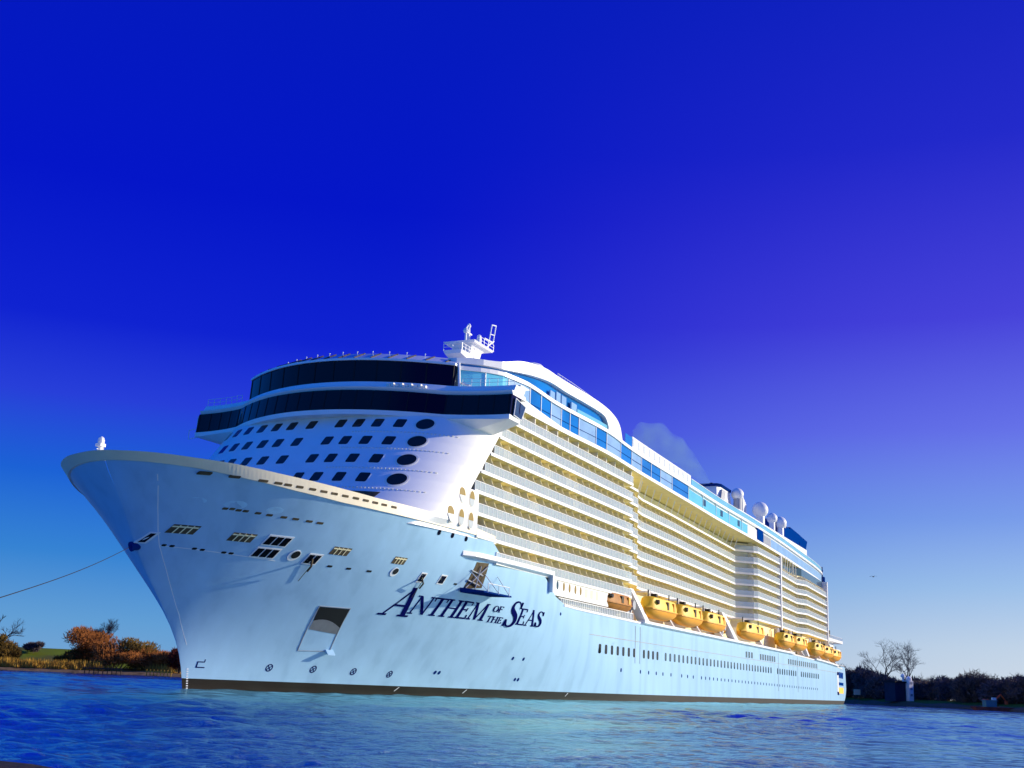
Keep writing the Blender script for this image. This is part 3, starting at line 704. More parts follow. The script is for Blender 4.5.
# sloping skylight with dark ribs, then the crown of the roof
rf = lambda y: lT(y)+2.6+.002*y*y
mb = MB(); loops = [[(lT(y)-.2, y, 42.85), (rf(y), y*.97, 44.2), (rf(y)+(6 if y > -9 else 1), y*.93, 44.75 if y > -9 else 44.3), (rf(y)+(6 if y > -9 else 1), y*.93, 42.85)] for y in LY]; mb.loft(loops, 0)
sk = mb.build('lounge_roof', M_ROOFGL, ship, rec=True)
mb = MB()
for i in range(2, 59, 4):
    y = LY[i]; mb = MB(); mb.tube((lT(y)-.2, y, 42.9), (rf(y), y*.97, 44.23), .09, n=6); mb.build('roof_rib', M_RECESS, sk)
for i in range(8, 60, 4):
    y = LY[i]; mb = MB(); mb.tube((rf(y), y*.97, 44.2), (rf(y), y*.97, 44.4), .04); mb.lathe((rf(y), y*.97, 44.4), [(.08, 0), (.11, .08), (.06, .16)], 8); mb.build('roof_lamp', M_WHITE, ship)
# wing wall of the lounge on the port side: white frame and pale glass
mb = MB(); mb.tube((30.2, -15.75, 43.1), (29.6, -16.3, 39.6), .2); mb.tube((28.9, -18.2, 39.5), (30.3, -16.3, 40.3), .16); mb.build('lounge_frame', M_WHITE, ship)

# ---- long overhanging upper decks
def yo(x): return yo_out(x)
def yu(x): return yo_out(x)
XS = [31+i*2.0 for i in range(139)]
def outer(dy0, dy1, z0, z1, mats, a, b, st=2.0, zf0=None, zf1=None):
    mb = MB(); loops = []
    for x in frange(a, b, st):
        y = yu(x); p, q_ = (zf0(x) if zf0 else z0), (zf1(x) if zf1 else z1)
        loops.append([(x, y+dy0, p), (x, y+dy0, q_), (x, y+dy1, q_), (x, y+dy1, p)])
    mb.loft(loops, mats[0], mats=mats); return mb
outer(0, 7.5, 38.55, 39.15, [0, 0, 0, 1], 36, 306).build('overhang_deck', [M_WHITE, M_OCHRE], ship, rec=True)
strip = lambda x: smoothline([(28, 42.2), (31, 42.3), (36, 42.55), (44, 42.5), (52, 42.1), (74, 42.0), (82, 41.75), (95, 41.7), (126, 41.85), (180, 42.0), (306, 41.9)], x)
YU = [(28, -13), (30.5, -15.6), (33, -18), (36, -19.6), (42, -20.6), (54, -20.95)]
def yu(x): return lerp(YU, x) if x < 54 else yo(x)
def glow(x): return lerp([(30, 39.8), (36, 40.7), (38.3, 40.7), (42.8, 40.25), (46.5, 39.9), (54, 39.3), (62, 39.16), (320, 39.16)], x)
bays = []; x = 31.0
pat = [M_TEAL, M_TEAL, M_PALEGL, M_BLUEGL, M_BLUEGL, M_PALEGL, M_BLUEGL, M_BLUEGL, M_PALEGL, M_BLUEGL, M_PALEGL, M_BLUEGL, M_PALEGL, M_BLUEGL, M_BLUEGL, M_PALEGL, M_BLUEGL]
edges = [30.6, 33.5, 37.5, 43.2, 47, 50.5, 54.3, 57.5, 60.8, 67.5, 72.2, 79.5, 86, 92, 98, 104, 112, 124]
for (a, b), m in zip(zip(edges, edges[1:]), pat):
    outer(.12, .5, 39.15, 41, [0]*4, a+.04, b-.04, 1.5, zf0=glow, zf1=lambda x: strip(x)-.02).build('gallery_glass', m, ship, rec=True)
for a, b, m in ((124, 178, M_TEAL), (205, 306, M_PALEGL)): outer(.12, .5, 39.15, 41.4, [0]*4, a+.04, b-.04, 2).build('gallery_glass', m, ship, rec=True)
outer(.1, .5, 39.15, 41.5, [0]*4, 178, 188, 2).build('gallery_panel', M_WHITE, ship, rec=True)
outer(-.05, .5, 39.25, 42.0, [0]*4, 188, 195, 2).build('gallery_panel', M_ROYAL, ship, rec=True)
outer(.4, .6, 39.15, 41.5, [0]*4, 195, 205, 2).build('gallery_panel', M_STEEL, ship, rec=True)
mb = MB()
for x in frange(195.5, 204.5, .9): mb.box(x-.08, x+.08, yo(x)-.02, yo(x)+.3, 39.2, 41.4)
mb.build('gallery_post', M_WHITE, ship)
outer(.0, .6, 39.15, 40, [0]*4, 30.4, 62, 1.0, zf0=lambda x: 38.9, zf1=lambda x: glow(x)-.01).build('gallery_sill', M_WHITE, ship, rec=True)
mb = MB()
for x in edges+[136, 148, 160, 172]: mb = MB(); mb.box(x-.07, x+.07, yu(x)+.03, yu(x)+.3, glow(x), strip(x)-.05); mb.build('gallery_mullion', M_WHITE, ship)
mb = MB()
for a, b in zip(edges[3:], edges[4:]): 
    z = 40.3; mb.hexa([(a, yu(a)+.07, z-.04), (b, yu(b)+.07, z-.04), (b, yu(b)+.2, z-.04), (a, yu(a)+.2, z-.04), (a, yu(a)+.07, z+.04), (b, yu(b)+.07, z+.04), (b, yu(b)+.2, z+.04), (a, yu(a)+.2, z+.04)])
mb.build('gallery_transom', M_NAVY, ship)
for x in (137.5, 153.0, 169): 
    mb = MB(); mb.box(x-.9, x+.9, yo(x)+.04, yo(x)+.3, 39.9, 41.2); mb.build('gallery_window_or_shade', M_DOOR, ship)
outer(-.12, 3.0, 41, 42, [0]*4, 30.3, 306, 1.2, zf0=lambda x: strip(x), zf1=lambda x: strip(x)+.55).build('deck_strip', M_WHITE, ship, rec=True)
# swooping roof arch with deep blue glass behind
A_out = [(30.2, 43.85), (31.6, 44.15), (33.5, 44.2), (36.3, 44.6), (40.4, 45.7), (48, 46.65), (54, 46.5), (60.5, 46.5), (70.6, 46.2), (76.5, 45.5), (79.2, 44.3), (80.5, 42.3)]
A_in = [(30.2, 43.2), (34, 43.45), (36.4, 43.55), (40, 44.0), (49.3, 45.0), (56, 44.9), (64, 44.85), (70.7, 44.6), (72.2, 44.0), (73.0, 43.2), (73.4, 42.7)]
mb = MB(); loops = []
for x in frange(30.3, 73.4, .7):
    zo = smoothline(A_out, x); zi = smoothline(A_in, x); y = yu(x); loops.append([(x, y+.05, zi), (x, y+.05, zo), (x, y+1.4, zo+.1), (x, y+1.4, zi)])
mb.loft(loops, 0); loops = []
for x in frange(73.0, 80.4, .5):
    zo = max(smoothline(A_out, x), 42.45); y = yu(x); loops.append([(x, y+.06, 42.3), (x, y+.06, zo), (x, y+1.4, zo+.05), (x, y+1.4, 42.3)])
mb.loft(loops, 0); mb.build('roof_arch', M_WHITE, ship, rec=True)
mb = MB(); loops = []
for x in frange(31.5, 80, 1.2):
    zo = smoothline(A_out, x); y = yu(x)+1.4; loops.append([(x, y, zo+.08), (x, y*.6, zo+.5), (x, 0, zo+.6), (x, -y*.6, zo+.5), (x, -y, zo+.08), (x, -y, 41), (x, y, 41)])
mb.loft(loops, 0); mb.build('roof_crown', M_WHITE, ship, rec=True)
mb = MB(); loops = [[(x, yu(x)+.75, 42.2), (x, yu(x)+.75, smoothline(A_in, x)+.2), (x, yu(x)+1.3, smoothline(A_in, x)+.2), (x, yu(x)+1.3, 42.2)] for x in frange(31, 73.4, 1)]
mb.loft(loops, 0); mb.build('arch_glass', M_BLUEGL, ship, rec=True)
for a, b, c in ((50.5, 52.2, 44.0), (52.7, 54.3, 44.3), (54.7, 56.5, 44.2), (58.3, 60.5, 44.0)):
    mb = MB(); mb.box(a, b, yu(a)+.25, yu(a)+.5, 42.8, c); mb.build('arch_screen', M_PALEGL, ship)
outer(.25, .35, 42.6, 43.4, [0]*4, 60.5, 72.8, 2).build('arch_rail', M_RAILT, ship, rec=True)
mb = MB()
for x in frange(54, 77, 1.0):
    z = smoothline(A_out, x)+.1; mb.tube((x, -20.2, z), (x, -20.2, z+.85), .035, n=5)
for zz in (.45, .85):
    for x in frange(54, 76, 1.0): mb.tube((x, -20.2, smoothline(A_out, x)+.1+zz), (x+1, -20.2, smoothline(A_out, x+1)+.1+zz), .03, n=5)
mb.build('roof_rail', M_WHITE, ship)
mb = MB(); mb.lathe((48.5, -18.3, 46.5), [(2.0, 0), (1.9, .5), (1.5, .9), (.8, 1.15), (.1, 1.2)], 18); mb.build('roof_dome', M_WHITE, ship, smooth=True)
# white wind screens and the glass rails aft of them
for i, x in enumerate(frange(86.4, 126, 3.3)[:-1]):
    mb = MB(); y = yo(x); mb.hexa([(x+.06, yo(x)+.1, 42.3), (x+3.24, yo(x+3.3)+.1, 42.3), (x+3.24, yo(x+3.3)+.4, 42.3), (x+.06, yo(x)+.4, 42.3), (x+.06, yo(x)+.1, 44.35), (x+3.24, yo(x+3.3)+.1, 44.35), (x+3.24, yo(x+3.3)+.4, 44.35), (x+.06, yo(x)+.4, 44.35)])
    s_ = mb.build('wind_screen', M_WHITE, ship)
    mb = MB(); mb.box(x+.2, x+1.0, yo(x)+.02, yo(x)+.3, 42.7, 44.0); mb.build('screen_panel', M_RAIL, s_)
outer(.1, .2, 42.35, 44.1, [0]*4, 82.2, 86.2, 2).build('wind_screen', M_BLUEGL, ship, rec=True)
outer(.1, .18, 42.6, 43.75, [0]*4, 126.5, 305, 2).build('deck_rail_glass', M_RAILT, ship, rec=True)
outer(.06, .22, 43.75, 43.85, [0]*4, 126.5, 305, 2).build('deck_rail_top', M_WHITE, ship, rec=True)
# upper deck surface and deckhouses
mb = MB(); loops = [[(x, yo(x)+.3, 42.2), (x, -yo(x)-.3, 42.2), (x, -yo(x)-.3, 38.7), (x, yo(x)+1, 38.7)] for x in frange(40, 306, 4)]; mb.loft(loops, 0); mb.build('upper_deck', M_WHITE, ship, rec=True)
mb = MB(); mb.box(83, 125, -15, 15, 42.2, 44.6); mb.box(130, 262, -14, 14, 42.2, 46.0); mb.box(205, 300, -11, 11, 46.0, 49.5); mb.build('deckhouse', M_WHITE, ship)
# raking struts between the balconies and the overhang
mb = MB()
for x in frange(97, 184, 4.6): mb = MB(); mb.tube((x, YO(x)+.1, 36.4), (x-3.4, YO(x)-1.9, 38.75), .1, n=6); mb.build('strut', M_WHITE, ship)
for x in frange(222, 246, 4): mb = MB(); mb.tube((x, YO(x)+.1, 34.8), (x-2.4, YO(x)-.6 if x < 240 else YO(x)-.2, 38.75), .1, n=6); mb.build('strut', M_WHITE, ship)
mb = MB()
for x in frange(41, 88, 4.1): mb = MB(); mb.box(x-.1, x+.1, -20.6, -18.6, 36.5, 38.55); mb.build('overhang_bracket', M_CREAM, ship)
shade_strip = MB(); shade_strip.loft([[(x, YO(x)+1.4, 36.3), (x, YO(x)+1.4, 38.5), (x, YO(x)+1.5, 38.5), (x, YO(x)+1.5, 36.3)] for x in xlist(219.5, 293)], 0); shade_strip.build('gallery_window_or_shade', M_DOOR, ship, rec=True)  # dark strip added to darken the sunlit back wall below the overhang

# ---- mast
mst = MB(); mx_, my_ = 46.7, -8.5
mst.box(44.5, 52, -11.5, -4, 46.2, 47.4)
mst = mst.build('mast_house', M_WHITE, ship)
mast = MB()
mast.loft([[(mx_+dx*s, my_+dy*s, z) for dx, dy in ((-1.5, -1.3), (1.7, -1.3), (1.7, 1.3), (-1.5, 1.3))] for s, z in ((1.05, 47.40), (1, 49.60), (1.1, 50.50), (1.5, 51.10))])
mast.hexa([(mx_-2.6, my_-2.4, 51.10), (mx_+3.6, my_-2.4, 51.10), (mx_+3.6, my_+2.4, 51.10), (mx_-2.6, my_+2.4, 51.10), (mx_-2.9, my_-2.6, 51.40), (mx_+3.9, my_-2.6, 51.40), (mx_+3.9, my_+2.6, 51.40), (mx_-2.9, my_+2.6, 51.40)])
mast.hexa([(mx_-4.6, my_-1.3, 49.00), (mx_-1.0, my_-1.5, 48.30), (mx_-1.0, my_+1.5, 48.30), (mx_-4.6, my_+1.3, 49.00), (mx_-4.8, my_-1.5, 49.50), (mx_-1.0, my_-1.7, 49.50), (mx_-1.0, my_+1.7, 49.50), (mx_-4.8, my_+1.5, 49.50)])
mast = mast.build('mast', M_WHITE, ship, rec=True)
mb = MB()
for x in (-4.6, -3.5, -2.4): mb.tube((mx_+x, my_-1.5, 49.50), (mx_+x, my_-1.5, 50.50), .05, n=6)
for y in (-1.5, 0, 1.5): mb.tube((mx_-4.7, my_+y, 49.50), (mx_-4.7, my_+y, 50.50), .05, n=6)
for z in (50, 50.50): mb.tube((mx_-4.7, my_-1.5, z), (mx_-1.5, my_-1.5, z), .04, n=6); mb.tube((mx_-4.7, my_-1.5, z), (mx_-4.7, my_+1.5, z), .04, n=6)
for x in (-1, .5, 2, 3.8): mb.tube((mx_+x, my_-2.5, 51.40), (mx_+x, my_-2.5, 52.40), .05, n=6)
for z in (51.90, 52.40): mb.tube((mx_-1, my_-2.5, z), (mx_+3.8, my_-2.5, z), .04, n=6)
mb.build('mast_rail', M_WHITE, mast)
mb = MB()
mb.tube((mx_+.2, my_, 51.40), (mx_+.2, my_, 54.30), .35, .2); mb.lathe((mx_+.2, my_, 54.30), [(.25, 0), (.32, .25), (.2, .55), (.05, .65)], 10)
mb.box(mx_-.7, mx_+1.1, my_-.12, my_+.12, 53.30, 53.50); mb.tube((mx_-1.7, my_-.5, 51.40), (mx_-1.7, my_-.5, 53.00), .2, .15); mb.lathe((mx_-1.7, my_-.5, 52.90), [(.3, 0), (.42, .3), (.3, .65), (.05, .8)], 10)
mb.tube((mx_-1.7, my_-.5, 53.60), (mx_-1.1, my_-.5, 54.20), .12); mb.lathe((mx_+1.0, my_-1.4, 51.40), [(.3, 0), (.4, 1.0), (.3, 1.7), (.1, 1.9)], 10)
mb.build('radar', M_WHITE, mast)
mb = MB(); a, b = Vector((mx_+2.5, my_-1.5, 51.40)), Vector((mx_+5.8, my_-1.5, 53.60))
mb.tube(a, b, .14); mb.tube((mx_+2.6, my_-1.5, 53.20), (mx_+5.6, my_-1.5, 53.30), .12); mb.tube((mx_+5.6, my_-1.5, 53.20), (mx_+6.4, my_-1.5, 56.20), .1); mb.tube((mx_+4.2, my_-1.5, 53.20), (mx_+5.0, my_-1.5, 56.00), .1); mb.tube((mx_+5.0, my_-1.5, 56.00), (mx_+6.5, my_-1.5, 56.25), .1); mb.tube((mx_+4.5, my_-1.5, 54.40), (mx_+6.0, my_-1.5, 54.60), .08)
mb.build('mast_frame', M_WHITE, mast)
for o_ in (mst, mast):
    o_.location.z = -.75
for x, y in ((60, -18), (66, -18), (38, -14)):
    mb = MB(); z = smoothline(A_out, x); mb.tube((x, y, z), (x, y, z+2.4), .05, .03, n=5); mb.build('whip_antenna', M_WHITE, ship)

# ---- funnel, satellite domes, blue deck structure
fun = MB()
def oct_(cx, cy, lx, ly, z, ch=.25): return [(cx+sx*lx*a, cy+sy*ly*b, z) for sx, sy, a, b in ((-1, -1, 1-ch, 1), (1, -1, 1-ch, 1), (1, -1, 1, 1-ch), (1, 1, 1, 1-ch), (1, 1, 1-ch, 1), (-1, 1, 1-ch, 1), (-1, 1, 1, 1-ch), (-1, -1, 1, 1-ch))]
fun.loft([oct_(222, -.5, 8, 3.3, 49), oct_(221, -.5, 7.2, 3.1, 54), oct_(220.5, -.5, 6.6, 3.0, 57.3)]); fun = fun.build('funnel', M_WHITE, ship, rec=True)
mb = MB(); mb.loft([oct_(220.5, -.5, 6.9, 3.3, 57.3), oct_(220, -.5, 7.3, 3.5, 57.9)]); mb.build('funnel_cap', M_NAVY, fun, rec=True)
for i in range(5):
    mb = MB(); mb.tube((215.5+i*2.2, -.8+.4*(i % 2), 57.9), (215.5+i*2.2, -.8+.4*(i % 2), 58.5), .6, .5, n=8); mb.build('exhaust_pipe', M_RUB, fun)
mb = MB(); mb.hexa([(213.5, -3.9, 52.5), (217.5, -3.9, 52.5), (217.5, -3.4, 52.5), (213.5, -3.4, 52.5), (215.5, -3.9, 56.6), (219.5, -3.9, 56.6), (219.5, -3.4, 56.6), (215.5, -3.4, 56.6)]); mb.build('funnel_panel', M_STEEL, fun, rec=True)
for i in range(4):
    mb = MB(); mb.box(228.5+i*1.1, 229.3+i*1.1, -6.6, -4.6, 50, 56.4-.5*i); mb.build('funnel_louvre', M_WHITE, fun)
def dome(x, y, z, r, zb, name='satellite_dome'):
    p = [(r*.55, zb-z), (r*.55, -r*.95)]+[(r*math.cos(a), r*math.sin(a)) for a in [R_(-58+148*i/12) for i in range(13)]]
    p[-1] = (.02, r); mb = MB(); mb.lathe((x, y, z), p, 24); mb.build(name, M_WHITE, ship, smooth=True)
dome(235, -10, 53.6, 2.3, 49.4); dome(250.8, -10, 53.4, 1.6, 49.4); dome(262.5, -10, 53.6, 1.95, 49.4); dome(274, -8, 54.6, 1.6, 49.4); dome(283, -6, 55, 1.2, 49.4)
dome(226.5, -5.5, 56.9, 1.75, 53)
mb = MB(); mb.tube((226.5, -5.5, 49), (226.5, -5.5, 55.9), 1.25, 1.15, 14); mb.build('dome_column', M_STEEL, ship)
for x0, x1, z in ((262, 284, 52.4), (284, 297, 52.6), (299, 309, 52.0)):
    mb = MB(); mb.hexa([(x0, -9, 49.4), (x1-1, -9, 49.4), (x1-1, 6, 49.4), (x0, 6, 49.4), (x0-2, -9.2, z+2.3), (x1+2, -9.2, z+1.7), (x1+2, 6, z+1.7), (x0-2, 6, z+2.3)]); mb.build('blue_housing', M_ROYAL, ship, rec=True)

# ---- stern terraces
mb = MB(); mb.box(300, 318, -16, 16, 12.5, 20.0); mb.box(296, 322, -17.6, 17.6, 17.2, 17.9); mb.box(296, 325, -18, 18, 20.0, 20.9); mb.box(296, 320, -18, 18, 14.6, 15.0); mb.build('stern_terrace', M_WHITE, ship)
mb = MB(); mb.box(296, 304, -16, -10, 20.9, 22.6); mb.box(298, 306, -17, -14, 21.6, 23.6); mb.build('stern_winch_house', M_RUB, ship)
mb = MB()
for x in frange(297, 325, 1.5): mb.tube((x, -17.9, 20.9), (x, -17.9, 21.9), .05, n=5)
mb.tube((297, -17.9, 21.9), (325, -17.9, 21.9), .05, n=5); mb.build('stern_rail', M_WHITE, ship)
mb = MB(); mb.tube((308, -14.5, 38.5), (308, -14.5, 44.8), .2); mb.box(306.6, 309.4, -15.2, -13.8, 39.2, 41.4); mb.tube((306.5, -14.5, 43.6), (309.5, -14.5, 43.6), .15); mb.build('stern_mast', M_NAVY, ship)

# ---- lifeboats: things of their own, hung from white davits
LB_LEN = 16.4
def lifeboat(x0, y, z, sc=1.0, label='', tone=0):
    t = thing('lifeboat', label, 'lifeboat', (x0, y, z), 'lifeboats along the port side'); t.scale = (1, 1, 1.16 if tone != 2 else .95)
    L = LB_LEN*sc
    def loop(u, zs, ws, pw=1): 
        w = 2.15*(1-abs(2*u-1)**3.2)**.55; return w
    lower, upper = MB(), MB(); n = 18; lo = []; up = []
    for i in range(n+1):
        u = i/n; x = L*u; w = max(.12, loop(u, 0, 0)); rise = .75*abs(2*u-1)**3
        lo.append([(x, -w*.96, 1.35+rise*.25), (x, -w*.86, .75+rise*.6), (x, -w*.5, .22+rise), (x, 0, .0+rise*1.1), (x, w*.5, .22+rise), (x, w*.86, .75+rise*.6), (x, w*.96, 1.35+rise*.25)])
        v = min(1, max(0, (u-.02)/.10))*min(1, max(0, (.985-u)/.06)); h = 1.42+2.0*(v**.6)
        h = min(h, 3.3); up.append([(x, -w*.95, 1.36+rise*.25), (x, -w*.93, 1.5+rise*.2+(h-1.5)*.35), (x, -w*.74, 1.42+(h-1.42)*.86+.02), (x, -w*.35, h+.02), (x, w*.35, h+.02), (x, w*.74, 1.42+(h-1.42)*.86+.02), (x, w*.93, 1.5+rise*.2+(h-1.5)*.35), (x, w*.95, 1.36+rise*.25)])
    lower.loft(lo, 0); upper.loft(up, 0)
    hl = lower.build('boat_hull', M_BOATD if tone == 2 else M_ORA, t, smooth=True, rec=True); cn = upper.build('canopy', M_BOATD if tone == 2 else M_YEL, t, smooth=True, rec=True)
    mb = MB(); loops = []
    for i in range(n+1):
        u = i/n; w = max(.12, loop(u, 0, 0)); r = .75*abs(2*u-1)**3*.25; loops.append([(L*u, -w-.06, 1.26+r), (L*u, -w-.06, 1.42+r), (L*u, -w+.1, 1.44+r), (L*u, -w+.1, 1.24+r)])
    mb.loft(loops); mb.build('rubbing_band', M_BOATD if tone == 2 else M_ORA, t, rec=True)
    mb = MB(); mb.tube((L*.15, -1.9, 2.45), (L*.15, -1.3, 2.5), .36, .36, 14); mb.build('round_window', M_BWIN, cn)
    for f in (.42, .66):
        mb = MB(); mb.box(L*f, L*f+.95, -2.10, -1.6, 1.55, 2.75); mb.build('side_door', M_RECESS if f < .5 else M_ORA, cn)
    mb = MB(); mb.box(L*.3, L*.36, -.5, .5, 3.2, 3.9); mb.tube((L*.12, 0, 2.8), (L*.12, 0, 4.3), .12); mb.tube((L*.88, 0, 2.8), (L*.88, 0, 4.3), .12); mb.build('lifting_hook', M_RUB, t)
    return t
Lb = [(95.6, 0, 1.0, 'first yellow lifeboat behind the tall forward davit frame', 0), (113.6, 0, 1.0, 'second yellow lifeboat from the forward davit frame, between two others', 0),
      (131.9, 0, 1.0, 'third yellow lifeboat, just forward of the middle grey davit frame', 0), (165.2, 0, 1.25, 'yellow lifeboat alone just aft of the middle davit frame', 0),
      (206.5, 0, .9, 'orange yellow lifeboat, forward one of the pair below the rear balconies', 0), (222.6, 0, .95, 'orange yellow lifeboat, aft one of the pair below the rear balconies', 0),
      (250, 0, .95, 'yellow lifeboat, foremost of the last three near the stern', 0), (266.4, 0, .95, 'yellow lifeboat, middle one of the last three near the stern', 0), (282.8, 0, .95, 'yellow lifeboat, rearmost of all, right by the stern', 0)]
for x, dz, sc, lab, tone in Lb:
    z = hull_top(x+7)+1.15; yb = -hullB(x+8, 12)-.1
    lifeboat(x, yb, z, sc, lab, tone)
lifeboat(75.8, -19.3, 14.1, .88, 'orange rescue boat, coloured dark as if shaded, under the balconies forward of the davits', 2)
lifeboat(151.5, -17.8, 14.2, .55, 'small orange rescue boat half hidden behind the middle davit frame', 1)
mb = None
def davit(x, h, w=1.0, name='davit'):
    m = MB(); zt = hull_top(x); y = -hullB(x, 12)
    m.hexa([(x-w/2, y-.5, zt+.4), (x+w/2, y-.5, zt+.4), (x+w/2, y+1.2, zt+.4), (x-w/2, y+1.2, zt+.4), (x-w/2, y+.6, zt+h), (x+w/2, y+.6, zt+h), (x+w/2, y+1.8, zt+h), (x-w/2, y+1.8, zt+h)])
    m.hexa([(x-w/2, y+.4, zt+h-.5), (x+w/2, y+.4, zt+h-.5), (x+w/2, y+5, zt+h-.5), (x-w/2, y+5, zt+h-.5), (x-w/2, y+.4, zt+h), (x+w/2, y+.4, zt+h), (x+w/2, y+5, zt+h), (x-w/2, y+5, zt+h)])
    m.build(name, M_WHITE, ship, rec=True)
for x in (112.9, 131.2, 149.2, 187.5, 221.9, 238.4, 265.7, 282.2, 298.6): davit(x, 2.0, .8)
for x in (103, 121.6, 140, 175, 213, 230, 257, 274, 290):
    m = MB(); y = -hullB(x, 12); zt = hull_top(x); m.tube((x-.5, y+1.8, zt+4.4), (x-.5, y+1.4, zt+6.3), .16); m.tube((x+.5, y+1.8, zt+4.4), (x+.5, y+1.4, zt+6.3), .16); m.tube((x+1.8, y+1.6, zt+4.2), (x+1.8, y+1.6, zt+6.2), .35, .35, 10); m.tube((x, y+1.4, zt+6.2), (x, y+6, zt+6.2), .2); m.build('davit_winch', M_WHITE, ship)
for x0, x1, h in ((90.2, 97.6, 5.2), (152.2, 162.6, 5.6), (240.5, 247, 5.2)):     # tall raking davit frames
    m = MB(); z = hull_top(x0)+.5; y = -hullB(x0, 12)-.4
    wd = (x1-x0)*.30
    m.hexa([(x1-wd, y, z), (x1, y, z), (x1, y+1.6, z), (x1-wd, y+1.6, z), (x0, y+1.2, z+h), (x0+wd*.8, y+1.2, z+h), (x0+wd*.8, y+2.4, z+h), (x0, y+2.4, z+h)])
    m.build('davit_frame', M_WHITE, ship, rec=True)
    m = MB(); m.tube((x0, y+1.2, z+.2), (x0+1, y+1.2, z+h*.6), .3); m.tube((x0+.4, y+.5, z+h*.45), (x0+.4, y+.9, z+h*.45), .8, .8, 14); m.tube((x0-1.2, y+1.6, z), (x0+1.5, y+1.6, z+1.8), .3); m.box(x0-1.6, x0+.4, y+1.2, y+2.4, z, z+1.3); m.build('davit_machinery', M_STEEL, ship)

# ------------------------------------------------------------------ smoke
mb = MB(); plume = [(220, 0, 57.6, .6), (213, 0, 58.2, 1.2), (204, 0, 59.2, 2.0), (194, 0, 60.3, 2.8), (183, 0, 61.2, 3.5), (171, 0, 61.4, 3.8), (161, 0, 60.9, 3.2), (153, 0, 60, 1.7)]
pl = [(x, z) for x, y, z, r in plume][::-1]; pr = [(x, r) for x, y, z, r in plume][::-1]
loops = []
for x in frange(153, 220, 1.5):
    z = smoothline(pl, x); r = smoothline(pr, x); loops.append([(x+.3*r*math.sin(3*a), r*math.cos(a)*(1+.12*math.sin(5*a+x*.4)), z+r*math.sin(a)*(1+.15*math.sin(4*a+x*.3))) for a in [2*math.pi*i/16 for i in range(16)]])
mb.loft(loops, 0)
ms = bpy.data.materials.new('exhaust_smoke'); ms.use_nodes = True; t = ms.node_tree; t.nodes.remove(t.nodes['Principled BSDF'])
v = N(t, 'ShaderNodeVolumePrincipled'); v.inputs['Color'].default_value = (.42, .74, .95, 1); t.links.new(v.outputs[0], t.nodes['Material Output'].inputs['Volume'])
c = N(t, 'ShaderNodeTexCoord'); n = N(t, 'ShaderNodeTexNoise'); n.inputs['Scale'].default_value = .12; n.inputs['Detail'].default_value = 3; t.links.new(c.outputs['Object'], n.inputs[0])
m_ = N(t, 'ShaderNodeMapRange'); m_.inputs[1].default_value = .3; m_.inputs[2].default_value = .72; m_.inputs[3].default_value = 0; m_.inputs[4].default_value = .085
t.links.new(n.outputs[0], m_.inputs[0]); t.links.new(m_.outputs[0], v.inputs['Density'])
tag(mb.build('smoke', ms, None, rec=True), 'thin pale plume of exhaust drifting forward from the funnel', 'smoke', None, 'stuff')

# ------------------------------------------------------------------ water
def polar(px, d):
    dr = cF+cR*(px-512)/1195.27-cU*(690-384)/1195.27; h = Vector((dr.x, dr.y, 0)).normalized(); return CAM.x+h.x*d, CAM.y+h.y*d
az0 = math.atan2(cF.x, cF.y)
NA, NR = 720, 900
ang = az0+np.radians(np.linspace(-62, 62, NA))
rad = np.concatenate([np.geomspace(9.0, 500, NR-30), np.geomspace(520, 14000, 30)])
A, Rr = np.meshgrid(ang, rad); X = CAM.x+np.sin(A)*Rr; Y = CAM.y+np.cos(A)*Rr; Z = np.zeros_like(X)
gap = Rr*np.radians(124)/NA; gr = np.gradient(rad)[:, None]
amp_mod = .8+.55*np.sin(X*.043+Y*.026)*np.sin(X*.022-Y*.06+1.3)
for i in range(56):
    lam = .36*(1.055**i)
    th = rng.normal(R_(205), .9); ph = rng.uniform(0, 6.28); k = 2*np.pi/lam
    a = (.0088 if lam < 1.4 else .0046)*lam**.98
    fade = np.clip((lam/np.maximum(gap*1.6, gr*2.2)-1)/1.0, 0, 1)
    ww = np.sin(k*(X*np.sin(th)+Y*np.cos(th))+ph+1.1*np.sin(X*.31+Y*.17+ph)+.9*np.sin(Y*.27-X*.12+2*ph))
    Z += a*fade*ww*amp_mod
me = bpy.data.meshes.new('water'); co = np.stack([X, Y, Z], -1).reshape(-1, 3)
idx = np.arange(NA*NR).reshape(NR, NA); fq = np.stack([idx[:-1, :-1], idx[:-1, 1:], idx[1:, 1:], idx[1:, :-1]], -1).reshape(-1, 4)[:, ::-1]
me.vertices.add(len(co)); me.vertices.foreach_set('co', co.astype(np.float32).ravel())
me.loops.add(fq.size); me.loops.foreach_set('vertex_index', fq.astype(np.int32).ravel())
me.polygons.add(len(fq)); me.polygons.foreach_set('loop_start', np.arange(0, fq.size, 4, dtype=np.int32)); me.polygons.foreach_set('loop_total', np.full(len(fq), 4, dtype=np.int32))
me.update(calc_edges=True); me.validate(); me.polygons.foreach_set('use_smooth', [True]*len(fq))
mw = bpy.data.materials.new('river_water'); mw.use_nodes = True; t = mw.node_tree; t.nodes.remove(t.nodes['Principled BSDF'])
dif = N(t, 'ShaderNodeBsdfDiffuse'); dif.inputs[0].default_value = (.001, .038, .052, 1)
glo = N(t, 'ShaderNodeBsdfGlossy'); glo.inputs['Color'].default_value = (.43, .68, .71, 1); glo.inputs['Roughness'].default_value = .04
fre = N(t, 'ShaderNodeFresnel'); fre.inputs[0].default_value = 1.33; wm = N(t, 'ShaderNodeMixShader')
t.links.new(fre.outputs[0], wm.inputs[0]); t.links.new(dif.outputs[0], wm.inputs[1]); t.links.new(glo.outputs[0], wm.inputs[2]); t.links.new(wm.outputs[0], t.nodes['Material Output'].inputs['Surface'])
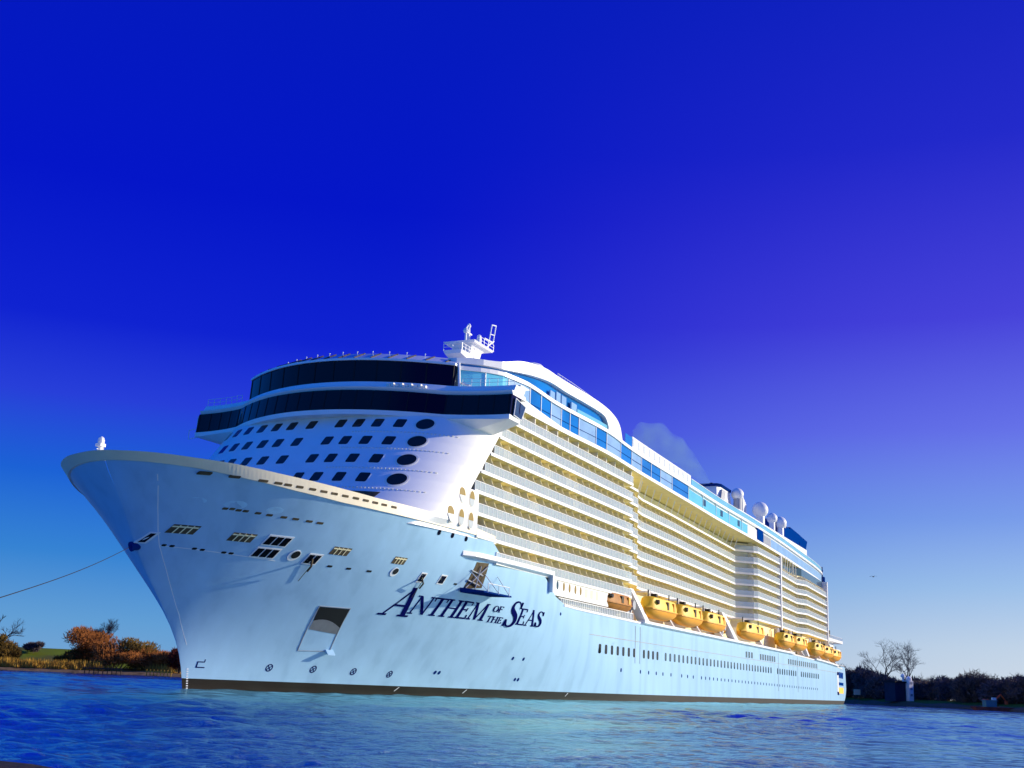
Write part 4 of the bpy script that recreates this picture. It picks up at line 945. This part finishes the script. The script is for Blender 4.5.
c = N(t, 'ShaderNodeTexCoord'); mp = N(t, 'ShaderNodeMapping'); mp.inputs['Rotation'].default_value = (0, 0, R_(25)); mp.inputs['Scale'].default_value = (1, 2.2, 1)
t.links.new(c.outputs['Object'], mp.inputs[0])
n1 = N(t, 'ShaderNodeTexNoise'); n1.inputs['Scale'].default_value = 2.4; n1.inputs['Detail'].default_value = 7; n1.inputs['Roughness'].default_value = .6; t.links.new(mp.outputs[0], n1.inputs[0])
n2 = N(t, 'ShaderNodeTexNoise'); n2.inputs['Scale'].default_value = .035; n2.inputs['Detail'].default_value = 3; t.links.new(mp.outputs[0], n2.inputs[0])
m1 = N(t, 'ShaderNodeMapRange'); m1.inputs[1].default_value = .35; m1.inputs[2].default_value = .65; m1.inputs[3].default_value = .25; m1.inputs[4].default_value = 1; t.links.new(n2.outputs[0], m1.inputs[0])
bp = N(t, 'ShaderNodeBump'); bp.inputs['Distance'].default_value = .13; t.links.new(n1.outputs[0], bp.inputs['Height']); t.links.new(m1.outputs[0], bp.inputs['Strength'])
for q in (dif, glo, fre): t.links.new(bp.outputs[0], q.inputs['Normal'])
me.materials.append(mw)
water = bpy.data.objects.new('water', me); COL.objects.link(water); tag(water, None, None, kind='structure')

# ------------------------------------------------------------------ banks
M_GRASS = mat('dike_grass', (.14, .18, .006), .9, .1, var=.4, scale=.08, bump=.4, bscale=1, dirt=(.10, .10, .02))
M_DGRASS = mat('shore_grass', (.06, .12, .015), .9, .1, var=.4, scale=.1, dirt=(.07, .06, .02))
M_MUD = mat('stone_shore', (.20, .13, .07), .9, .1, var=.5, scale=.4, bump=.5, bscale=1)
M_REED = mat('dry_reed', (.50, .29, .045), .9, .1, var=.4, scale=.3)
M_TWIG = mat('bare_twig', (.055, .045, .05), .9, .1)
M_TWIGB = mat('blue_grey_twig', (.045, .05, .075), .9, .1)
M_BUSH = mat('rust_bush', (.34, .12, .03), .9, .1, var=.5, scale=.5)
M_BUSHD = mat('dark_red_bush', (.10, .022, .018), .9, .1, var=.5, scale=.5)
M_OLIVE = mat('olive_bush', (.20, .12, .025), .9, .1, var=.5, scale=.5)
M_DARKT = mat('dark_wood_tree', (.10, .085, .10), .9, .1, var=.5, scale=.4)
M_DARKT2 = mat('brown_wood_tree', (.13, .10, .10), .9, .1, var=.5, scale=.4)
M_TRUNK = mat('bark', (.07, .05, .04), .9, .1)
M_TRUNKP = mat('pale_bark', (.30, .27, .24), .9, .1)
def sheet(name, line, prof, m, kind='structure', mats=None):
    """line: points along the bank edge (px, distance); prof: (extra distance, height)"""
    mb = MB(); loops = []
    dense = []
    for (a, da), (b_, db) in zip(line, line[1:]):
        for i in range(8): f = i/8; dense.append((a+(b_-a)*f, da+(db-da)*f))
    dense.append(line[-1])
    for j, (px, d) in enumerate(dense):
        l = []
        for i, (e, z) in enumerate(prof):
            x, y = polar(px, d+e); l.append((x, y, z+(.25*math.sin(j*1.3+i*2.1)*(z > .2 and z < 5))))
        loops.append(l)
    mb.loft(loops, 0, close=False, mats=mats); o = mb.build(name, m, None, smooth=True); tag(o, None, None, kind=kind); return o
LEFT = [(-420, 430), (-200, 430), (20, 430), (182, 428), (330, 440), (480, 520)]
sheet('ground_far_bank', LEFT, [(0, -.5), (1.5, .5), (7, 1.1), (16, 1.7), (30, 2.4), (52, 8.0), (60, 8.2), (80, 4), (200, 3), (3000, 3)], [M_GRASS, M_MUD, M_REED], mats=[1, 1, 2, 0, 0, 0, 0, 0, 0, 0])
RIGHT = [(690, 700), (800, 600), (850, 545), (880, 515), (950, 470), (1020, 425), (1200, 370), (1500, 340)]
sheet('ground_near_wood', RIGHT, [(0, -.5), (1.5, .5), (8, 1.5), (22, 2.2), (60, 3), (3000, 4)], [M_DGRASS, M_RECESS, M_DGRASS], mats=[1, 1, 0, 0, 0, 0])

def bare_tree(mb, h, seed, spread=.5, m=0, lv=5, trunk=.03):
    r = random.Random(seed)
    def br(p, d, l, rad, k):
        q = p+d*l; mb.tube(p, q, rad, rad*.68, n=5 if k < 2 else 3, m=m if k else m, cap=False)
        if k >= lv: return
        for i in range(3 if k < lv-1 else 5):
            v = Vector((r.gauss(0, 1), r.gauss(0, 1), r.gauss(.25, .6))); nd = (d+v*spread*(.75+.12*k)).normalized()
            if nd.z < -.15: nd.z = .05
            br(p+d*l*r.uniform(.55, 1), nd, l*r.uniform(.62, .85), rad*.58, k+1)
    br(Vector((0, 0, 0)), Vector((r.gauss(0, .06), r.gauss(0, .06), 1)).normalized(), h*.27, h*trunk, 0)
def foliage(mb, rx, ry, rz, cz, n, size, seed, m=0, clumps=7):
    r = random.Random(seed); cl = []
    for i in range(clumps): cl.append((r.uniform(-.65, .65)*rx, r.uniform(-.65, .65)*ry, cz+r.uniform(-.55, .6)*rz, r.uniform(.35, .62)))
    for i in range(n):
        cx, cy, c_z, s = cl[i % clumps]; d = Vector((r.gauss(0, 1), r.gauss(0, 1), r.gauss(0, 1))).normalized()*(r.random()**.45)
        p = Vector((cx+d.x*rx*s, cy+d.y*ry*s, max(.1, c_z+d.z*rz*s)))
        a = (Vector((r.gauss(0, 1), r.gauss(0, 1), r.gauss(.9, .8)))+d*.8).normalized()*size*r.uniform(.5, 1.5); b_ = a.orthogonal().normalized()*size*.17
        mb.add([p-b_, p+b_, p+a], [(0, 1, 2)], m)
def plant(name, label, cat, px, d, z, fol, stems, group=None, rot=0, sc=1):
    x, y = polar(px, d); t = thing(name, label, cat, (x, y, z), group); t.rotation_euler.z = rot; t.scale = (sc,)*3
    return t
def copy_tree(src, px, d, z, rot, sc, label, group=None):
    x, y = polar(px, d); c = src.copy(); COL.objects.link(c); c.location = (x, y, z); c.rotation_euler.z = rot; c.scale = sc if isinstance(sc, tuple) else (sc,)*3; c['label'] = label
    if group: c['group'] = group
    for ch in list(src.children):
        k = ch.copy(); COL.objects.link(k); k.parent = c
    return c
def bush(px, d, z, w, h, m, label, seed, cat='bush', name='bush', n=4200):
    x, y = polar(px, d); t = thing(name, label, cat, (x, y, z)); t.rotation_euler.z = -1.14
    mb = MB(); foliage(mb, w/2, w/2.6, h/2, h*.5, n, .95, seed, clumps=9); mb.build('crown', m, t)
    mb = MB(); r = random.Random(seed)
    for i in range(9): mb.tube((r.uniform(-.2, .2)*w, r.uniform(-.2, .2)*w*.7, -.3), (r.uniform(-.42, .42)*w, r.uniform(-.3, .3)*w, h*r.uniform(.6, .98)), .14, .05, n=4)
    mb.build('stem', M_TRUNK, t); return t
# left bank: rusty winter shrubs on the grass dike
bush(96, 452, 1.8, 23, 14, M_BUSH, 'big rounded rust brown shrub, largest on the green dike', 1, n=9000)
bush(77, 456, 2, 10, 7.5, M_BUSH, 'low rusty shrub at the left edge of the big rust brown one', 2)
bush(134, 447, 1.6, 16, 10.5, M_OLIVE, 'olive brown shrub between the big rust one and the ship', 3, n=5200)
bush(118, 442, 1.2, 18, 7.5, M_BUSH, 'low rusty shrub spreading in front of the olive one', 4, n=5200)
bush(150, 444, 1.3, 15, 7.2, M_BUSH, 'rust coloured shrub leaning towards the ship bow', 5)
bush(175, 436, .9, 6.2, 9.0, M_BUSHD, 'narrow dark red shrub right beside the ship stem', 6)
bush(161, 450, 2.4, 9, 6.2, M_OLIVE, 'small olive shrub before the dark red one by the stem', 9)
bush(29, 474, 6.8, 7, 3.0, M_DARKT2, 'small purplish shrub on top of the dike', 7)
bush(4, 448, 2.4, 9, 9, M_OLIVE, 'dark shrub at the foot of the bare tree at the left edge', 8)
def baretree(px, d, z, h, label, seed, spread=.5, m=M_TWIG, lv=5, trunk=.022, group=None):
    x, y = polar(px, d); t = thing('bare_tree', label, 'tree', (x, y, z), group)
    mb = MB(); bare_tree(mb, h, seed, spread, lv=lv, trunk=trunk); mb.build('branches', m, t)
    mb = MB(); mb.tube((0, 0, -.5), (0, 0, h*.2), h*trunk*1.25, h*trunk*1.02, n=8); mb.build('trunk', M_TRUNK, t); return t
baretree(-8, 450, 2.4, 24, 'tall bare tree reaching in from the left edge above the dike', 11, .55)
baretree(103, 458, 3.0, 19.5, 'bare tree rising behind the big rust brown shrub', 12, .42, M_TWIG, lv=6)
baretree(90, 460, 3.0, 16, 'smaller bare tree behind the left of the big shrub', 13, .42, M_TWIG, lv=6)
bush(58, 452, 1.6, 8, 4.2, M_OLIVE, 'lowest olive shrub standing alone on the grass left of the big one', 15)
bush(166, 440, 1.0, 12, 6.2, M_BUSH, 'low rusty shrub just left of the dark red one by the stem', 16)
# reeds and the low jetty on the left shore
for px, w, lab in ((19, 14, 'golden reeds left of the longest tuft on the shore'), (76, 9, 'short golden reeds behind the left end of the timber jetty'), (3, 10, 'tuft of golden dry reeds at the far left of the shore'), (38, 18, 'long tuft of golden dry reeds left of the timber jetty'), (62, 12, 'golden dry reeds next to the start of the timber jetty'), (92, 7, 'small tuft of yellow reeds above the timber jetty'), (158, 10, 'yellow reeds beside the white fence by the ship')):
    x, y = polar(px, 438); t = MB(); r = random.Random(px)
    for i in range(900):
        a = r.uniform(-w/2, w/2); b_ = r.uniform(-3, 3); hgt = r.uniform(1.2, 3.6)*(1-(2*a/w)**4); dx = r.gauss(0, .4); ra = r.uniform(0, 3.14); ca, sa = .2*math.cos(ra), .2*math.sin(ra); t.add([(a-ca, b_-sa, 0), (a+ca, b_+sa, 0), (a+dx, b_+r.gauss(0, .4), hgt)], [(0, 1, 2)])
    o = t.build('reeds', M_REED); o.location = (x, y, 1.0); o.rotation_euler.z = -1.0; tag(o, lab, 'reeds')
def along(px0, px1, d, name, label, cat, z0, z1, m, posts, mp_):
    a = Vector((*polar(px0, d), 0)); b_ = Vector((*polar(px1, d), 0)); t = thing(name, label, cat, a); L = (b_-a).length; t.rotation_euler.z = math.atan2((b_-a).y, (b_-a).x)
    mb = MB(); mb.box(0, L, -.8, .8, z0, z1); mb.build('deck_beam', m, t)
    for i in range(posts): mb = MB(); u = L*(i+.5)/posts; mb.tube((u, 0, -1), (u, 0, z1+.5), .16, .14, 7); mb.build('post', mp_, t)
along(80, 121, 425, 'jetty', 'low dark timber jetty along the left shore', 'jetty', 1.4, 1.9, M_RUB, 9, M_TRUNK)
along(143, 171, 425, 'fence', 'pale wooden fence along the shore beside the ship stem', 'fence', 1.3, 1.5, M_REED, 8, M_REED)
# right bank: a dark winter wood
protos = []
for s in range(4):
    x, y = polar(860, 540); t = thing('wood_tree', 'dark bare tree standing in the long wood on the right bank', 'tree', (x, y, 1.8), 'trees of the wood on the right bank')
    mb = MB(); foliage(mb, 5.4, 5.4, 5.6, 5.6, 3600, 1.3, 40+s, clumps=16+s); mb.build('crown', (M_DARKT, M_DARKT2)[s % 2], t)
    mb = MB(); bare_tree(mb, 16.5, 60+s, .44, lv=5, trunk=.017); mb.build('branches', M_TWIGB, t)
    mb = MB(); mb.tube((0, 0, -.5), (0, 0, 5), .32, .24, n=6); mb.build('trunk', M_TRUNK, t); protos.append(t)
i = 0
def rdist(px): return lerp(RIGHT, px)
for row, (dd, st) in enumerate(((30, 8.5), (46, 8.0))):
    px = 838+row*4
    while px < 1110:
        prof = lerp([(838, 13.2), (862, 12.4), (880, 11.2), (905, 9.8), (940, 10.2), (960, 11.8), (985, 11.6), (1000, 9.5), (1008, 9.8), (1024, 11.4), (1110, 12)], px)
        h = prof*random.uniform(.86, 1.16)/13.0*(rdist(px)+dd)/500; w = random.uniform(.85, 1.15)
        z = 1.9; lab = protos[0]['label']
        if row == 0 and 890 < px < 903: px += 9
        if row == 0 and 905 < px < 968: px = 968
        if i < 4:
            c = protos[i]; x, y = polar(px, rdist(px)+dd); c.location = (x, y, z); c.rotation_euler.z = random.uniform(0, 6); c.scale = (w, w, h)
        else: copy_tree(protos[i % 4], px, rdist(px)+dd, z, random.uniform(0, 6), (w, w, h), lab, 'trees of the wood on the right bank')
        i += 1; px += st*random.uniform(.8, 1.2)
baretree(886, rdist(886)+40, 2, 31, 'tall fan shaped bare tree, left of the two rising above the wood', 21, .46, M_TWIGB, lv=6, trunk=.017)
baretree(907, rdist(907)+40, 2, 29, 'tall fan shaped bare tree, right of the two rising above the wood', 22, .46, M_TWIGB, lv=6, trunk=.017)
baretree(930, rdist(930)+36, 2, 18, 'thin bare tree poking out of the middle of the wood', 23, .4, M_TWIGB, lv=4, trunk=.014)
# pump house with a white tower
x, y = polar(896, rdist(896)+9); t = thing('tower_house', 'dark house with a slim white tower half hidden in the wood', 'house', (x, y, 1.6)); t.rotation_euler.z = -.7
M_BLUEW = mat('blue_house_wall', (.016, .024, .05), .7, .2, var=.3, scale=.5)
mb = MB(); mb.box(-3.2, 2.2, -3, 3, 0, 7.2); mb.build('wall', M_BLUEW, t)
mb = MB(); mb.box(-3.5, 2.5, -3.3, 3.3, 7.2, 7.8); mb.build('roof', M_BLACK, t)
mb = MB(); mb.box(2.6, 4.8, -4.6, -2.0, 0, 8.2); mb.lathe((3.7, -3.3, 8.2), [(1.2, 0), (1.2, .9), (.7, 1.4), (.1, 1.8)], 12); tw = mb.build('tower', M_WHITE, t)
for z in (2.2, 4.6, 6.8): mb = MB(); mb.box(3.1, 4.3, -4.66, -4.5, z, z+.9); mb.build('window', M_STEEL, tw)
mb = MB(); mb.tube((1.6, -2.4, 7.8), (1.6, -2.4, 9.4), .4, .4, 8); mb.lathe((1.6, -2.4, 9.4), [(.9, 0), (.9, .8), (.2, 1.3)], 10); mb.build('chimney', M_WHITE, t)
# sign board on the bank
x, y = polar(857, rdist(857)+4); t = thing('sign_board', 'cream coloured sign board on the bank just right of the stern', 'sign', (x, y, 1.0)); t.rotation_euler.z = -.6
mb = MB(); mb.box(-1.9, 1.9, -.1, .1, 2.6, 4.9); mb.build('board', mat('cream_board', (.85, .74, .42), .6, .2), t)
for sx in (-1.4, 1.4): mb = MB(); mb.tube((sx, 0, -.6), (sx, 0, 2.6), .12); mb.build('post', M_TRUNK, t)
# orange machine and barge on the right shore
x, y = polar(990, rdist(990)+3); t = thing('excavator', 'orange red excavator working on the right shore', 'excavator', (x, y, .9)); t.rotation_euler.z = -1.15
mb = MB(); mb.box(-2.2, 2.2, -1.3, -.5, 0, .9); mb.box(-2.2, 2.2, .5, 1.3, 0, .9); mb.build('track', M_RUB, t)
mb = MB(); mb.box(-2.4, 1.4, -1.3, 1.3, 1.0, 2.2); mb.hexa([(-2.4, -1.3, 2.2), (-.8, -1.3, 2.2), (-.8, 1.3, 2.2), (-2.4, 1.3, 2.2), (-2.2, -1.2, 2.7), (-1, -1.2, 2.7), (-1, 1.2, 2.7), (-2.2, 1.2, 2.7)]); mb.build('body', mat('excavator_orange', (.55, .09, .02), .5, .4), t)
mb = MB(); mb.box(.2, 1.5, -1.25, -.1, 2.2, 3.3); mb.build('cab', M_PALEGL, t)
mb = MB(); mb.tube((1.3, .4, 2), (3.6, .4, 4.4), .28, .22); mb.tube((3.6, .4, 4.4), (5.4, .4, 2.2), .2, .16); mb.box(5.0, 5.8, 0, .8, 1.3, 2.2); mb.build('arm', MATS['excavator_orange'], t)
x, y = polar(1003, rdist(1003)-1); t = thing('work_barge', 'low rusty work barge moored at the right shore', 'barge', (x, y, 0)); t.rotation_euler.z = -1.1
mb = MB(); mb.hexa([(-9, -2, -.4), (9, -2, -.4), (9, 2, -.4), (-9, 2, -.4), (-10.5, -2.2, 1.1), (10.5, -2.2, 1.1), (10.5, 2.2, 1.1), (-10.5, 2.2, 1.1)]); mb.build('barge_hull', mat('rusty_barge', (.22, .05, .03), .7, .2, var=.4, scale=.5), t)
mb = MB(); mb.box(-6.5, -3, -1.5, 1.5, 1.1, 3.1); mb.box(-6.8, -2.7, -1.7, 1.7, 3.1, 3.3); mb.build('deck_cabin', mat('teal_cabin', (.05, .16, .2), .6, .3), t)

# ------------------------------------------------------------------ tow line, bird, quay edge
mb = MB(); a = Vector((-10.0, .4, 14.06)); b_ = Vector((-64.5, -39.5, 4.45)); pts = [a.lerp(b_, i/24)-Vector((0, 0, (.35*math.sin(math.pi*i/24)))) for i in range(25)]
for p, q in zip(pts, pts[1:]): mb.tube(p, q, .03, n=6)
tag(mb.build('tow_rope', M_RUB), 'thin dark tow rope running from the bow fairlead out to the left', 'rope')
x, y = polar(877, 220); bz = 1.83+220*math.tan(R_(5.42)); t = thing('bird', 'small dark bird flying in the sky right of the ship', 'bird', (x, y, bz)); t.rotation_euler.z = -.4; t.scale = (.7, .7, .7)
mb = MB(); mb.loft([[(xx, r*math.cos(a), r*math.sin(a)) for a in [2*math.pi*i/8 for i in range(8)]] for xx, r in ((-.42, .02), (-.25, .09), (0, .13), (.2, .1), (.32, .07), (.42, .02))]); mb.build('body', M_TWIG, t, smooth=True, rec=True)
for s in (-1, 1):
    mb = MB(); mb.loft([[(.16-.02*k, s*yy, zz), (.0, s*yy, zz+.03), (-.16+.03*k, s*yy, zz), (0, s*yy, zz-.01)] for k, (yy, zz) in enumerate(((.05, .02), (.4, .2), (.75, .12), (1.0, .02)))]); mb.build('wing', M_TWIG, t, rec=True)
M_QUAY = mat('quay_stone', (.03, .022, .02), .9, .2, var=.4, scale=2, bump=.5, bscale=6)
mb = MB(); d3 = (Vector((-95.58, -75.87, 0))-Vector((-95.57, -74.89, 0))).normalized(); A3 = Vector((-95.57, -74.89, 0))-d3*14; B3 = Vector((-95.58, -75.87, 0))+d3*14; n3 = 40
nn = Vector((-1, 0, 0))
loops = []
for i in range(n3+1):
    p = A3.lerp(B3, i/n3); w = .03*math.sin(i*1.7)
    loops.append([(p.x, p.y, -1.0), (p.x, p.y, .7+w), (p.x+nn.x*5, p.y+nn.y*5, .72), (p.x+nn.x*5, p.y+nn.y*5, -1.0)])
mb.loft(loops); tag(mb.build('quay', M_QUAY, None, rec=True), None, None, kind='structure')
